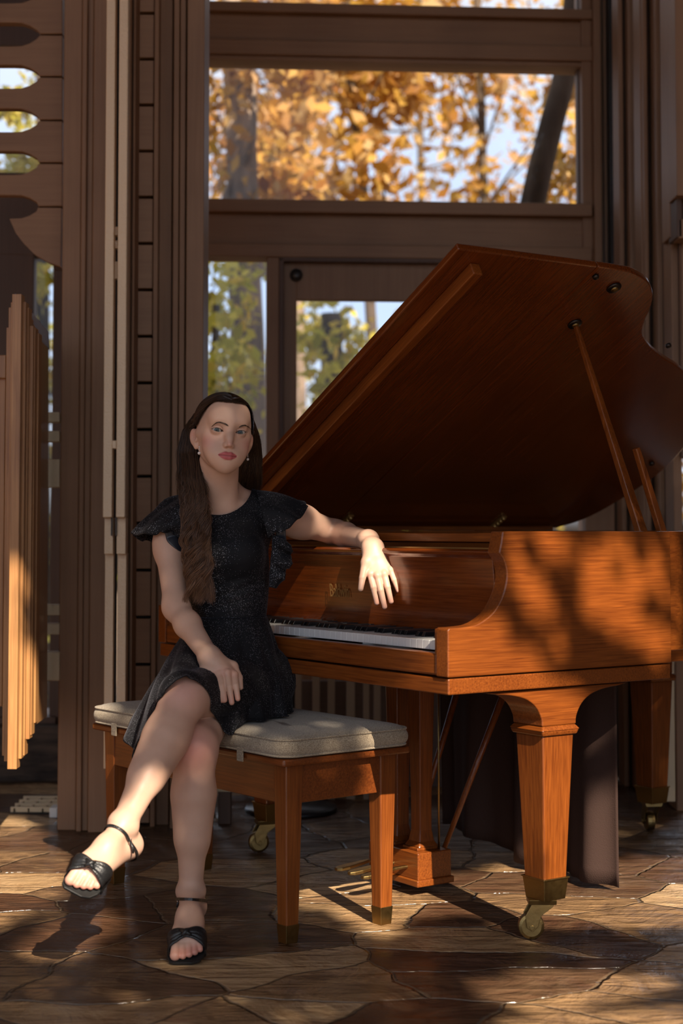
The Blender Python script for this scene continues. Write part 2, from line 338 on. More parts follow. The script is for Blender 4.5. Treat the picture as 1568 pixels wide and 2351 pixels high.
# ---- tan post pair
tp = empty('stepped_tan_post', at(262, 1900, 5.05)); tp.location.z = 0; tag(tp, 'pair of rough tan painted posts with stepped ends between the two pillars', 'post')
T0 = tp.location
def tl(mb, x0, x1, y0, y1, D, th):
    z1 = at(0, y0, D).z if y0 > -50 else 6.5; z0 = at(0, y1, D).z if y1 < 2000 else 0
    # horizontal position measured at mid height
    ym = 1000; a = at(x0, ym, D).x-T0.x; b = at(x1, ym, D).x-T0.x; return mb.box(a, b, D-T0.y, D-T0.y+th, z0, z1)
tl(MB(), 237, 258, -60, 1188, 5.00, .05).build('post_strip', M['tan'], tp, .003)
tl(MB(), 267, 288, -60, 1188, 5.00, .05).build('post_strip', M['tan'], tp, .003)
tl(MB(), 241, 261, 1188, 1272, 5.03, .05).build('post_step', M['tan'], tp, .002); tl(MB(), 269, 290, 1188, 1272, 5.03, .05).build('post_step', M['tan'], tp, .002)
tl(MB(), 243, 263, 1270, 1765, 5.06, .05).build('post_strip', M['tan'], tp, .002); tl(MB(), 272, 292, 1270, 1765, 5.06, .05).build('post_strip', M['tan'], tp, .002)
tl(MB(), 278, 296, 1765, 1835, 5.07, .05).build('post_foot', M['tan'], tp, .002)
tl(MB(), 258, 268, -60, 1765, 5.09, .03).build('dark_core', M['black'], tp)
for a, b in ((520,540),(552,570),(600,640)): tl(MB(), 259, 267, a, b, 5.03, .03).build('spacer_block', M['tan'], tp, .002)
tl(MB(), 257, 267, 1011, 1030, 4.995, .03).build('spacer_block', M['tan'], tp, .003)
tl(MB(), 256, 259, 1188, 1230, 5.02, .02).build('dark_pin', M['screw'], tp); tl(MB(), 266, 269, 1188, 1230, 5.02, .02).build('dark_pin', M['screw'], tp)
for x0, x1, D in ((290,296,5.12),(296,301,5.15),(301,306,5.13)): tl(MB(), x0, x1, -60, 2100, D, .1).build('side_fillet', M['wwz'], tp, .001)
# ---- siding recess
sd = empty('clapboard_recess', at(328, 1900, 5.4)); sd.location.z = 0; tag(sd, 'narrow recess of short horizontal brown boards with dark gaps behind the woman', 'siding')
S0 = sd.location
a = at(300, 1000, 5.38).x-S0.x; b = at(348, 1000, 5.38).x-S0.x
MB().box(a, b, .06, .1, 0, 6.5).build('backing', M['black'], sd)
ys = [-75+104.9*i+(i*i*.12) for i in range(-12, 20)]
for i in range(len(ys)-1):
    z1, z0 = at(0, ys[i]+3.5, 5.38).z, at(0, ys[i+1]-3.5, 5.38).z
    if z0 < .01: z0 = .01
    if z1-z0 > .02: MB().box(a, b, -.02, .05, z0, z1).build('board', M['wwx'], sd, .002)
# ---- right-hand pillar behind the woman
p2 = empty('wooden_pillar', at(410, 1905, 5.3)); p2.location.z = 0; tag(p2, 'brown timber pillar with narrow vertical grooves directly behind the woman\'s shoulder', 'pillar')
P2 = p2.location
for x0, x1, D in ((351,362,5.36),(362,393,5.40),(393,396,5.43),(396,409,5.33),(409,411,5.36),(411,424,5.33),(424,427,5.36),(427,467,5.30)):
    mb = MB(); aa = at(x0, 700, D).x-P2.x; bb = at(x1, 700, D).x-P2.x; mb.box(aa, bb, D-P2.y, 5.5-P2.y, 0, 6.5); mb.build('plank', M['wwz'], p2, .003)
# ---- wooden ornament, far left
og = empty('slatted_wood_lantern', at(50, 1400, 4.75)); tag(og, 'tall hanging wooden lantern of staggered vertical strips with a glass top coloured blue for its sky reflection, left edge', 'lantern')
O0 = og.location
def ol(x0, x1, y0, y1, D, th):
    a = at(x0, y0, D)-O0; b = at(x1, y1, D)-O0; return MB().box(a.x, b.x, D-O0.y, D-O0.y+th, b.z, a.z)
strips = [(15,20,752,1735,4.78),(20,25,706,1748,4.76),(25,30,694,1738,4.74),(28,38,675,1766,4.70),(38,44,696,1746,4.74),(44,49,693,1742,4.73),(49,56,706,1735,4.76),(59,63,742,1695,4.80),(63,67,748,1697,4.78),(67,72,752,1688,4.80)]
for x0, x1, y0, y1, D in strips: ol(x0, x1, y0, y1, D, .05).build('strip', M['orn'], og, .001)
ol(56, 60, 730, 1700, 4.82, .05).build('strip', M['orn'], og, .001)
ol(71, 81, 765, 1660, 4.84, .05).build('strip', M['orn'], og, .001)
# receding side panels
def oq(name, m, pts, th=(0,0,0)):
    vs = [tuple(at(px, py, D)-O0) for px, py, D in pts]; n = len(vs); vs2 = [tuple(Vector(v)+Vector(th)) for v in vs]
    return MB().add(vs+vs2, [tuple(range(n)), tuple(range(n,2*n))[::-1]]+[(i,(i+1)%n,n+(i+1)%n,n+i) for i in range(n)]).build(name, m, og)
oq('side_panel', M['orn'], [(80,770,4.86),(112,800,5.2),(108,1645,5.2),(80,1665,4.86)], (-.02,0,0))
M['blue'] = mat('sky_reflect_glass', (.22,.40,.66), .15, coat=.5)  # sky reflection painted into the glass as a blue base colour
oq('glass_top', M['blue'], [(36,674,4.74),(112,762,5.2),(114,802,5.2),(62,750,4.84),(44,702,4.76)], (-.01,.0,-.004))
ol(-60, 5, 868, 1622, 4.95, .05).build('side_board', M['orn'], og, .002); ol(-60, 13, 815, 868, 4.93, .06).build('side_board', M['orn'], og, .002); ol(5, 13, 868, 1622, 4.97, .05).build('side_board', M['orn'], og, .002)
# cream cross bars
for y0, y1 in ((946,969),(989,1014),(1054,1119)):
    o = MB(); a = at(83, y0, 5.28); b = at(136, y1, 5.28); o.box(a.x-.0, b.x, 5.28, 5.34, b.z, a.z).build('cross_bar', M['cream'], None, .003)
cb = [o for o in COL.objects if o.name.startswith('cross_bar')]
for o, l in zip(cb, ('topmost cream crossbar between the lantern and the left pillar','thin cream crossbar just above the thick upper one, left edge','thick upper cream crossbar between the lantern and the left pillar')): tag(o, l, 'crossbar', 'cream crossbars by the left pillar')
for (y0, y1), l in zip(((1388,1413),(1432,1457),(1497,1563)), ('upper thin cream crossbar of the lower set by the left pillar','thin cream crossbar just above the lowest thick one','lowest thick cream crossbar beside the left pillar')):
    a = at(83, y0, 5.28); b = at(136, y1, 5.28); o = MB().box(a.x, b.x, 5.28, 5.34, b.z, a.z).build('cross_bar', M['cream'], None, .003); tag(o, l, 'crossbar', 'cream crossbars by the left pillar')
a = at(80, 900, 5.4); b = at(110, 1650, 5.4); MB().box(a.x-O0.x, b.x-O0.x, 5.2-O0.y, 5.27-O0.y, at(0,1652,5.3).z-O0.z, at(0,785,5.3).z-O0.z).build('dark_post', M['dkz'], og, .003)  # dark post behind the lantern, only parented to it, foot cut off
# floor vent + white box
v = empty('floor_vent', fl(100, 1857)); tag(v, 'cream lattice floor vent beside the left pillar base', 'vent')
V0 = v.location
MB().box(-.10,.09,-.10,.16,.001,.004).build('vent_hole', M['black'], v)
for i in range(4): MB().box(-.09+i*.05,-.082+i*.05,-.09,.15,.004,.018).build('slat', M['cream'], v, .001)
for i in range(4): MB().box(-.10,.09,-.09+i*.075,-.08+i*.075,.004,.022).build('slat', M['cream'], v, .001)
a = fl(113, 1878); o = MB().box(a.x, a.x+.028, a.y, a.y+.07, 0, .035).build('white_junction_box', M['white'], None, .003); tag(o, 'small white box on the floor at the foot of the left pillar', 'box')
# ---- right-hand pillars, receding towards the camera
def rpil(name, label, strips, base):
    e = empty(name, (at(base[0], 1000, base[1]).x, base[1], 0)); tag(e, label, 'pillar')
    for x0, x1, D, y1, m in strips:
        a = at(x0, 350, D).x-e.location.x; b = at(x1, 350, D).x-e.location.x
        MB().box(a, b, D-e.location.y, D-e.location.y+.14, 0 if y1 is None else at(0, y1, D).z, 6.5).build('plank', M[m], e, .004)
    return e
rpil('fluted_pillar', 'brown fluted pillar right of the upper window, nearest the glass', [(1402,1421,6.45,None,'black'),(1421,1432,6.2,None,'wwz'),(1432,1445,6.24,None,'dkz'),(1445,1466,6.15,None,'wwz')], (1440,6.2))  # black strip stands in for shade in the gap, not a plank
rpil('fluted_pillar', 'brown fluted pillar in the middle of the right edge group behind the lid', [(1464,1471,6.1,None,'black'),(1471,1478,5.95,None,'wwz'),(1478,1488,5.92,None,'wwz'),(1488,1507,5.98,None,'dkz'),(1507,1525,5.85,None,'wwz')], (1500,5.9))  # first strip is the dark gap between pillars, its shade painted black
r3 = rpil('stepped_pillar', 'lighter brown pillar with stepped block ends at the right edge', [(1524,1538,5.8,None,'dkz'),(1536,1552,5.6,545,'wwz'),(1538,1558,5.66,None,'wwz'),(1556,1660,5.64,1050,'dkz'),(1553,1600,5.45,449,'wwz'),(1552,1565,5.5,545,'dkz')], (1545,5.6))
a = at(1558, 515, 5.5)-r3.location; MB().box(a.x, a.x+.1, a.y, a.y+.1, a.z-.05, a.z+.02).build('block_end', M['wwz'], r3, .004)
a = at(1568, 900, 5.6)-r3.location; MB().box(a.x, a.x+.12, 0, .14, at(0,1050,5.6).z, at(0,545,5.6).z).build('plank', M['wwz'], r3, .004)
tpo = at(1537, 1700, 5.5); o = MB().box(tpo.x-.021, tpo.x+.019, 5.5, 5.56, .06, zt(1440,5.5)).build('tan_post', M['cream'], None, .003); tag(o, 'slim tan post behind the back leg of the piano', 'post')
a = at(1500, 1200, 6.1); o = MB().box(at(1345,1200,6.3).x, at(1412,1200,6.3).x, 6.3, 6.4, 0, zt(1100,6.3)).build('trim_30', M['wwz'], None, .003); tag(o, kind='structure')
mb = MB(); wbox(mb, 440, 1345, 566, 590, .04, .11); trim(mb, M['dkx'])
# low wall panel behind the piano, slatted rail in front
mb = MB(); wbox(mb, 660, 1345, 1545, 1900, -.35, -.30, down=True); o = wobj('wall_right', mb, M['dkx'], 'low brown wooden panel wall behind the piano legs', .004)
sr = empty('slatted_rail', at(770, 1650, 5.9)); sr.location.z = 0; tag(sr, 'low rail of tan vertical slats seen under the keyboard', 'rail')
for x0, x1 in ((676,692),(717,734),(752,769),(795,815),(834,848),(858,874)):
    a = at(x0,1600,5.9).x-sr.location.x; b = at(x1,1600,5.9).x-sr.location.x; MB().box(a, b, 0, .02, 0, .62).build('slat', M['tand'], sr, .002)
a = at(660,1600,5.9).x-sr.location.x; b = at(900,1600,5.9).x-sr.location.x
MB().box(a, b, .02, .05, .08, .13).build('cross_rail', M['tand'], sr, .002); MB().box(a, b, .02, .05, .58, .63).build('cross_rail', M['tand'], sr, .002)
# round stand base
q = fl(668, 1862); st = empty('round_stand', q); tag(st, 'black round stand base on the floor beyond the bench', 'stand')
MB().lathe([(0,0),(.16,0),(.165,.008),(.16,.018),(.04,.026),(.02,.03),(0,.03)], (0,0,0), 40).build('base', M['blackm'], st, smooth=True)
MB().lathe([(0,.03),(.014,.03),(.014,.56),(0,.56)], (0,0,0), 12).build('pole', M['blackm'], st, smooth=True)
# door-stop bracket post
q = fl(515, 1893); bp = empty('bracket_post', q); tag(bp, 'small brown post with a pale square cap seen behind the woman\'s shin', 'post')
MB().box(-.022,.022,0,.05,0,.11).build('block', M['dkz'], bp, .003); MB().box(-.026,.026,-.005,.055,.11,.14).build('cap', M['cream'], bp, .003); MB().box(-.008,.008,.01,.03,.14,.42).build('rod', M['cream'], bp, .001)
# ceiling and outside ground
o = MB().box(-6, 6, -2.4, 7.2, 6.5, 6.65).build('ceiling', M['dkx']); tag(o, 'wooden chapel ceiling', 'ceiling', kind='structure')
o = MB().box(-40, 40, 7.2, 60, -2.0, -1.4).build('ground', M['soil']); tag(o, 'leaf covered ground of the woods outside', 'ground', kind='structure')

# ================================================================= TREES
def leaf_mesh(n, centres, rads, size, seed):
    r = np.random.RandomState(seed); C_ = np.array(centres); k_ = len(C_)
    idx = r.randint(0, k_, n); d = r.normal(size=(n,3)); d /= np.linalg.norm(d, axis=1)[:,None]
    p = C_[idx] + d*(np.array(rads)[idx]*r.rand(n)**.4)[:,None]
    a = r.normal(size=(n,3)); a /= np.linalg.norm(a, axis=1)[:,None]; b = np.cross(a, r.normal(size=(n,3))); b /= np.linalg.norm(b, axis=1)[:,None]
    s = size*(.6+.8*r.rand(n))[:,None]
    vs = np.stack([p-a*s, p-b*s*.55, p+a*s, p+b*s*.55], 1).reshape(-1,3)
    me = bpy.data.meshes.new('foliage'); me.vertices.add(len(vs)); me.vertices.foreach_set('co', vs.ravel())
    me.loops.add(4*n); me.loops.foreach_set('vertex_index', np.arange(4*n)); me.polygons.add(n); me.polygons.foreach_set('loop_start', np.arange(n)*4); me.polygons.foreach_set('loop_total', np.full(n,4))
    me.update(); me.validate(); return me
def tree(base, path, r0, r1, centres, rads, n, size, barkm, leafmat, label, seed, branches=6):
    t = empty('tree', base); tag(t, label, 'tree', 'autumn trees outside the windows')
    P = catmull(path, 6); m = len(P); rs = [r0+(r1-r0)*i/(m-1) for i in range(m)]
    mb = MB(); mb.tube(P, rs, 12)
    rr = random.Random(seed)
    for c in rr.sample(list(centres), min(branches, len(centres))):
        q = min(P, key=lambda p: abs(p[2]-(c[2]-.8))); mid = [(q[i]+c[i])/2+rr.uniform(-.2,.2) for i in range(3)]
        mb.tube(catmull([q, mid, c], 5), [r1*.5*(1-.8*i/10) for i in range(11)], 6)
    mb.build('trunk', M[barkm], t, smooth=True)
    if n:
        me = leaf_mesh(n, centres, rads, size, seed); me.materials.append(M[leafmat]); f = bpy.data.objects.new('foliage', me); COL.objects.link(f); f.parent = t
    return t
def rel(pts, base): return [tuple(Vector(p)-Vector(base)) for p in pts]
def tr_px(D, trunk_px, width_px, crown, n, size, barkm, leafmat, label, seed, br=6):
    """trunk through outline points at distance D, crown clumps (px,py,dD,radius)"""
    pts = [at(x, y, D) for x, y in trunk_px]; base = Vector((pts[0].x, D, -1.4))
    path = [(0,0,0)] + [tuple(p-base) for p in pts]; wr = width_px*D/F/2
    C_ = [tuple(at(x, y, D+d)-base) for x, y, d, r in crown]; Rr = [r for *_, r in crown]
    return tree(base, path, wr*1.15, wr*.8, C_, Rr, n, size, barkm, leafmat, label, seed, br)
rg = random.Random(3)
def clumps(x0, x1, y0, y1, n, d0, d1, r0, r1): return [(rg.uniform(x0,x1), rg.uniform(y0,y1), rg.uniform(d0,d1), rg.uniform(r0,r1)) for _ in range(n)]
tr_px(11, [(575,1300),(572,900),(560,600),(555,350),(545,100),(535,-300)], 78, clumps(440,720,-100,470,16,-.9,1.0,.15,.35), 1300, .06, 'bark1', 'leafo', 'tree with a thick pale trunk seen in the left of the upper window', 11)
tr_px(9.5, [(1150,1100),(1195,650),(1225,460),(1265,290),(1300,150),(1330,-100)], 62, clumps(1290,1345,150,460,6,0,1,.12,.3), 260, .05, 'bark2', 'leafo', 'dark leaning trunk at the right end of the upper window', 12, 0)
tr_px(13.2, [(880,1500),(860,900),(830,400),(800,100),(790,-400)], 26, clumps(640,960,-60,500,26,-1,1,.25,.6), 2300, .075, 'bark2', 'leafo', 'golden leaved tree filling the middle of the upper window', 13)
tr_px(15, [(1140,1500),(1130,900),(1110,420),(1100,100),(1080,-300)], 22, clumps(1000,1300,-60,500,18,-1,1,.2,.5), 1300, .07, 'bark2', 'leafo', 'orange leaved tree right of centre in the upper window', 14)
tr_px(17, [(700,1500),(690,900),(680,300),(670,-100)], 26, clumps(480,720,-60,520,16,-1,1,.3,.6), 2300, .06, 'bark1', 'leafo', 'pale orange tree behind the thick pale trunk', 15)
tr_px(20, [(980,1500),(975,900),(965,300),(960,-100)], 18, clumps(440,1340,-80,520,20,-1,2,.35,.8), 1500, .065, 'bark2', 'leafo', 'far thin trunked tree with sparse orange leaves near window centre', 16)
tr_px(10, [(495,1500),(492,1000),(497,700)], 22, clumps(450,560,560,960,16,-.5,.7,.12,.3), 560, .05, 'bark2', 'leafg', 'yellow green sapling in the sidelight beside the woman\'s head', 17)
tr_px(12, [(770,1500),(765,1000),(760,720)], 60, clumps(680,880,690,1000,18,-.8,.8,.15,.35), 650, .055, 'bark2', 'leafg', 'yellow green tree seen through the door glass', 18)
tr_px(11, [(105,1900),(100,1200),(98,600),(95,100)], 34, clumps(0,135,100,1650,30,-.5,1.2,.12,.35), 2400, .045, 'bark2', 'leafg', 'grey trunked tree in the slit window at the far left', 19)
tr_px(12, [(1600,1900),(1600,1200),(1600,600)], 40, clumps(1540,1700,1000,1850,20,-.5,1.2,.2,.4), 1200, .05, 'bark2', 'leafo', 'orange tree glimpsed at the right edge beyond the piano', 20)
tr_px(22, [(300,1500),(300,900),(310,100)], 40, clumps(-100,1700,600,1600,40,-1,2,.4,.9), 900, .09, 'bark2', 'leafg', 'distant row of green and yellow foliage low behind the door', 21)

# ---- unseen tree added behind the viewer, its crown left open where sun should land
def sunuv(p, y0=-3.0):
    s_ = (p[1]-y0)/SUN.y; return (p[0]-SUN.x*s_, p[2]-SUN.z*s_)
def fpt(px, py): return fl(px, py)
PA_ = math.atan2(-.823, .568); PC_ = Vector((.245, 3.65, 0)); PXv = Vector((math.cos(PA_), math.sin(PA_), 0)); PYv_ = Vector((-PXv.y, PXv.x, 0))
def sidept(px, py): return pln(px, py, PC_, PXv)
def frontpt(px, py, o=.18): return pln(px, py, PC_+PYv_*o, PYv_)
lit = []
lit.append([fpt(*q) for q in ((640,1985),(800,1995),(1000,2012),(1200,1985),(1420,1972),(1600,1965),(1600,2130),(1300,2128),(1130,2085),(1000,2100),(870,2120),(700,2080))])
lit.append([fpt(*q) for q in ((-60,1868),(60,1880),(150,1960),(190,2000),(120,2070),(0,2120),(-60,2120))])
lit.append([fpt(*q) for q in ((205,2080),(262,2105),(285,2145),(150,2150))])
lit.append([fpt(*q) for q in ((1080,2255),(1250,2228),(1400,2232),(1545,2262),(1400,2300),(1240,2320),(1120,2300))])
lit.append([fpt(*q) for q in ((1180,2345),(1330,2322),(1420,2330),(1600,2310),(1600,2400),(1180,2400))])
lit.append([at(*q) for q in ((120,2060,3.5),(140,1960,3.5),(230,1880,3.58),(250,1835,3.6),(330,1850,3.64),(345,1900,3.64),(310,1990,3.6),(240,2075,3.5))])
lit.append([at(*q, 4.75) for q in ((-60,1040),(45,1025),(70,1180),(48,1340),(40,1500),(62,1620),(50,1760),(-60,1760))])
lit.append([at(*q, 4.14) for q in ((792,1205),(822,1200),(880,1225),(925,1300),(930,1400),(860,1410),(815,1370),(825,1270),(800,1255))])
lit.append([frontpt(*q) for q in ((655,1275),(845,1282),(862,1330),(835,1420),(650,1425),(600,1340))])
for pl_2 in (((1160,1222),(1290,1224),(1340,1260),(1270,1290),(1180,1275)),((1165,1330),(1230,1325),(1290,1395),(1200,1400)),((1330,1290),(1430,1255),(1568,1240),(1568,1500),(1480,1480),(1380,1440),(1340,1370)),((1400,1440),(1568,1480),(1568,1500),(1500,1505))):
    lit.append([sidept(*q) for q in pl_2])
lit.append([at(*q, 3.9) for q in ((1195,1735),(1300,1700),(1345,1800),(1320,2080),(1250,2085),(1220,1900))])
lit.append([at(*q, 3.95) for q in ((858,1700),(925,1690),(925,2130),(862,2125),(866,1900))])
lit.append([at(*q, 4.5) for q in ((1290,1930),(1400,1850),(1410,2040),(1290,2040))])
lit.append([at(*q, 4.36) for q in ((780,1975),(1030,1935),(1030,2040),(940,2045),(780,1995))])
lit = [[sunuv(p) for p in poly] for poly in lit]
shade_spots = [(sunuv(sidept(x_, y_)), r_) for x_, y_, r_ in ((1520,1240,.035),(1470,1265,.03),(1545,1330,.03),(1510,1400,.045),(1480,1380,.03),(1220,1262,.03),(1545,1425,.03),(1420,1290,.02))]
def inpoly(u, v, poly):
    r_ = np.zeros(len(u), bool); n = len(poly)
    for i in range(n):
        (x0, y0), (x1, y1) = poly[i], poly[(i+1) % n]
        c = ((y0 > v) != (y1 > v)) & (u < (x1-x0)*(v-y0)/(y1-y0+1e-12)+x0); r_ ^= c
    return r_
r_ = np.random.RandomState(44); n_ = 42000
u_, v_, yy = r_.uniform(1.3, 5.4, n_), r_.uniform(4.3, 8.4, n_), r_.uniform(-3.25, -2.75, n_)
uj, vj = u_+r_.normal(size=n_)*.008, v_+r_.normal(size=n_)*.008
keep = np.ones(n_, bool)
for poly in lit:
    for du, dv in ((0,0),(.022,0),(-.022,0),(0,.022),(0,-.022)): keep &= ~inpoly(uj+du, vj+dv, poly)
for (cu_0, cv_0), rad_0 in shade_spots: keep |= (np.hypot(u_-cu_0, v_-cv_0) < rad_0) & (r_.rand(n_) < .8)
u_, v_, yy = u_[keep], v_[keep], yy[keep]
s_ = (yy+3.0)/SUN.y; pp = np.stack([u_+SUN.x*s_, yy, v_+SUN.z*s_], 1); n_ = len(pp)
a = r_.normal(size=(n_,3)); a[:,1] *= .5; a /= np.linalg.norm(a, axis=1)[:,None]; b = np.cross(a, np.array([.1,1,.1])+.5*r_.normal(size=(n_,3))); b /= np.linalg.norm(b, axis=1)[:,None]
sz_ = (.036*(.7+.6*r_.rand(n_)))[:,None]; base = Vector((6.5, -3.2, -1.4))
vs = np.stack([pp-a*sz_, pp-b*sz_*.8, pp+a*sz_, pp+b*sz_*.8], 1).reshape(-1,3)-np.array(base)
me = bpy.data.meshes.new('foliage'); me.vertices.add(4*n_); me.vertices.foreach_set('co', vs.ravel()); me.loops.add(4*n_); me.loops.foreach_set('vertex_index', np.arange(4*n_)); me.polygons.add(n_); me.polygons.foreach_set('loop_start', np.arange(n_)*4); me.polygons.foreach_set('loop_total', np.full(n_,4)); me.update(); me.materials.append(M['leafd'])
t = empty('tree', base); tag(t, 'unseen leafy tree outside the chapel, crown shaped to dapple the sunlight', 'tree'); o = bpy.data.objects.new('foliage', me); COL.objects.link(o); o.parent = t
MB().tube(catmull([(0,0,0),(-.1,0,4),(-.35,0,7),(-.8,.1,9.4)],6), [.22-.008*i for i in range(19)], 12).build('trunk', M['bark2'], t, smooth=True)
o = MB().box(-20, 20, -14, -2.5, -2.0, -1.4).build('ground', M['soil']); tag(o, 'leaf covered ground outside behind the viewer', 'ground', kind='structure')
# ================================================================= PIANO
PA = math.atan2(-.823, .568); PC = Vector((.245, 3.65, 0)); PW = 1.41
PX = Vector((math.cos(PA), math.sin(PA), 0)); PYv = Vector((-PX.y, PX.x, 0))
def PL(p): d = Vector(p)-PC; return Vector((d.dot(PX), d.dot(PYv), d.z))
pn = empty('grand_piano', PC, PA); tag(pn, 'reddish brown wooden grand piano with its lid raised', 'piano')
# plan outline (y along depth, x across) of the case and lid; k measured from the hinge side
LO = [(.165,0),(.165,1.43),(.68,1.432),(.76,1.428),(.815,1.412),(.87,1.385),(.925,1.335),(.965,1.275),(.99,1.225),(1.03,1.170),(1.10,1.118),(1.20,1.068),(1.33,1.015),(1.48,.93),(1.62,.80),(1.73,.64),(1.785,.46),(1.785,.32),(1.75,.16),(1.70,.06),(1.62,0)]
curve = catmull(LO[2:], 5)
def rimpath(inset=0.0):
    pts = [(y, k) for y, k in curve]; out = []
    for i, (y, k_) in enumerate(pts):
        a = pts[max(i-1,0)]; b = pts[min(i+1,len(pts)-1)]; ty, tk = b[0]-a[0], b[1]-a[1]; l = math.hypot(ty, tk) or 1
        ny, nk = tk/l, -ty/l      # inward
        out.append((y+ny*inset, k_+nk*inset))
    return out
def topt(y, k_): return (-PW+k_*(PW/1.43), y)
outer = [(0,.70)] + [topt(y,k_) for y,k_ in rimpath(.012)] + [(-PW,1.6),(-PW,.70)]
inner = [(-.045,.70)] + [topt(y,k_) for y,k_ in rimpath(.055)] + [(-PW+.045,1.58),(-PW+.045,.70)]
outer[0] = (0,.70); inner[0] = (-.045,.70)
n = len(outer); vs = []; fs = []
for (ox, oy), (ix, iy) in zip(outer, inner): vs += [(ox,oy,.688),(ox,oy,.995),(ix,iy,.995),(ix,iy,.688)]
for i in range(n-1):
    for j in range(4): fs.append((i*4+j, i*4+(j+1)%4, (i+1)*4+(j+1)%4, (i+1)*4+j))
fs += [(0,1,2,3), ((n-1)*4+3,(n-1)*4+2,(n-1)*4+1,(n-1)*4)]
MB().add(vs, fs).build('rim', M['pwy'], pn, .002)
# arms (side of case with the scooped front)
arm = [(0,.6585),(0,.768),(.004,.772)] + catmull([(.03,.772),(.073,.775),(.106,.786),(.14,.808),(.167,.846),(.179,.887),(.172,.922),(.156,.944)], 5) + [(.158,.952),(.163,.971),(.167,.995),(.7005,.995),(.73,.995),(.73,.6585)]
for x0 in (-.045, -PW): MB().prism(arm, x0, x0+.045, 'x').build('arm', M['pwy'], pn, .003)
# dark inner edge band of the arm scoop
band = catmull([(.106,.782),(.14,.804),(.163,.846),(.174,.887),(.168,.918),(.152,.940)], 5)
b2 = [(y-.012-.004, z+.012) for y, z in band][::-1]
# keybed
MB().box(-PW+.004, -.004, .004, .73, .618, .655).build('keybed', M['pwx'], pn, .003)
MB().box(-PW+.045, -.045, .003, .034, .6595, .712).build('key_slip', M['pwx'], pn, .006)
for x0 in (-.066, -PW+.045): MB().box(x0, x0+.021, .012, .19, .66, .768).build('key_block', M['pwx'], pn, .003)
# bottom board / soundboard
ins = rimpath(.05); board = [topt(y,k_) for y,k_ in ins]
MB().prism([(-.05,.5)]+board+[(-PW+.05,1.58),(-PW+.05,.5)], .70, .72, 'z').build('soundboard', M['pwy'], pn)
MB().prism([(-.05,.30)]+board+[(-PW+.05,1.58),(-PW+.05,.30)], .90, .915, 'z').build('iron_plate', M['gold'], pn)
MB().box(-PW+.046, -.046, .235, .36, .88, .945).build('pin_block', M['black'], pn)
# under-frame beams
for x0 in (-1.1, -.75, -.4): MB().box(x0, x0+.06, .73, 1.35, .62, .70).build('beam', M['pwy'], pn, .003)
# fallboard: upright face, rounded top, hinge line
fb = [(.196,.735),(.190,.78),(.180,.86),(.176,.905),(.174,.93),(.165,.938),(.163,.945),(.170,.951),(.205,.952),(.212,.944),(.214,.735)]
MB().prism(fb, -PW+.047, -.047, 'x').build('fallboard', M['lid'], pn, .002)
MB().box(-PW+.05, -.05, .213, .222, .948, .9545).build('hinge_strip', M['gold'], pn)
MB().box(-PW+.05, -.05, .222, .30, .93, .944).build('action_cover', M['black'], pn)
MB().box(-PW+.048, -.048, .18, .196, .728, .742).build('felt_strip', M['red'], pn)
# music shelf with mitred right end
MB().box(-PW+.05, -.05, .245, .27, .968, .990).build('shelf_rail', M['pwx'], pn, .002)
MB().box(-PW+.15, -.17, .27, .52, .965, .985).build('music_shelf', M['lid'], pn, .003)
MB().box(-PW+.004, -PW+.03, .18, 1.58, .9952, 1.010).build('hinge_rail', M['pwy'], pn, .002)
# brand lettering inlaid on the fallboard
cu = bpy.data.curves.new('brand_lettering', 'FONT'); cu.body = 'Baldwin'; cu.size = .052; cu.extrude = .0001; cu.align_x = 'CENTER'; cu.space_character = .92
to = bpy.data.objects.new('brand_lettering', cu); COL.objects.link(to)
dg = bpy.context.evaluated_depsgraph_get(); me = bpy.data.meshes.new_from_object(to.evaluated_get(dg)); bpy.data.objects.remove(to)
me.materials.clear(); me.materials.append(M['goldl'])
pl_ = PL(pln(779, 1357, PC+PYv*.18, PYv)); tx = bpy.data.objects.new('brand_lettering', me); COL.objects.link(tx); tx.parent = pn
tx.location = (pl_.x, .1811, pl_.z-.016); tx.rotation_euler = (R(90+5.6), 0, 0); tx.scale = (.62, 1, 1)
# keys
X0, X1 = -PW+.067, -.067; KW = (X1-X0)/52
def wkey(i):
    x0 = X0+i*KW; return MB().box(x0+.0006, x0+KW-.0006, .036, .19, .715, .737).build('white_key', M['ivory'], pn, .0012)
for i in range(52): wkey(i)
for i in range(51):
    if i % 7 in (0, 2, 3, 5, 6) :
        x = X0+(i+1)*KW; z = .7375
        MB().add([(x-.006,.09,z),(x+.006,.09,z),(x+.006,.19,z),(x-.006,.19,z),(x-.0048,.097,z+.0115),(x+.0048,.097,z+.0115),(x+.0048,.19,z+.0115),(x-.0048,.19,z+.0115)],
            [(0,3,2,1),(4,5,6,7),(0,1,5,4),(1,2,6,5),(2,3,7,6),(3,0,4,7)]).build('black_key', M['ebony'], pn, .001)
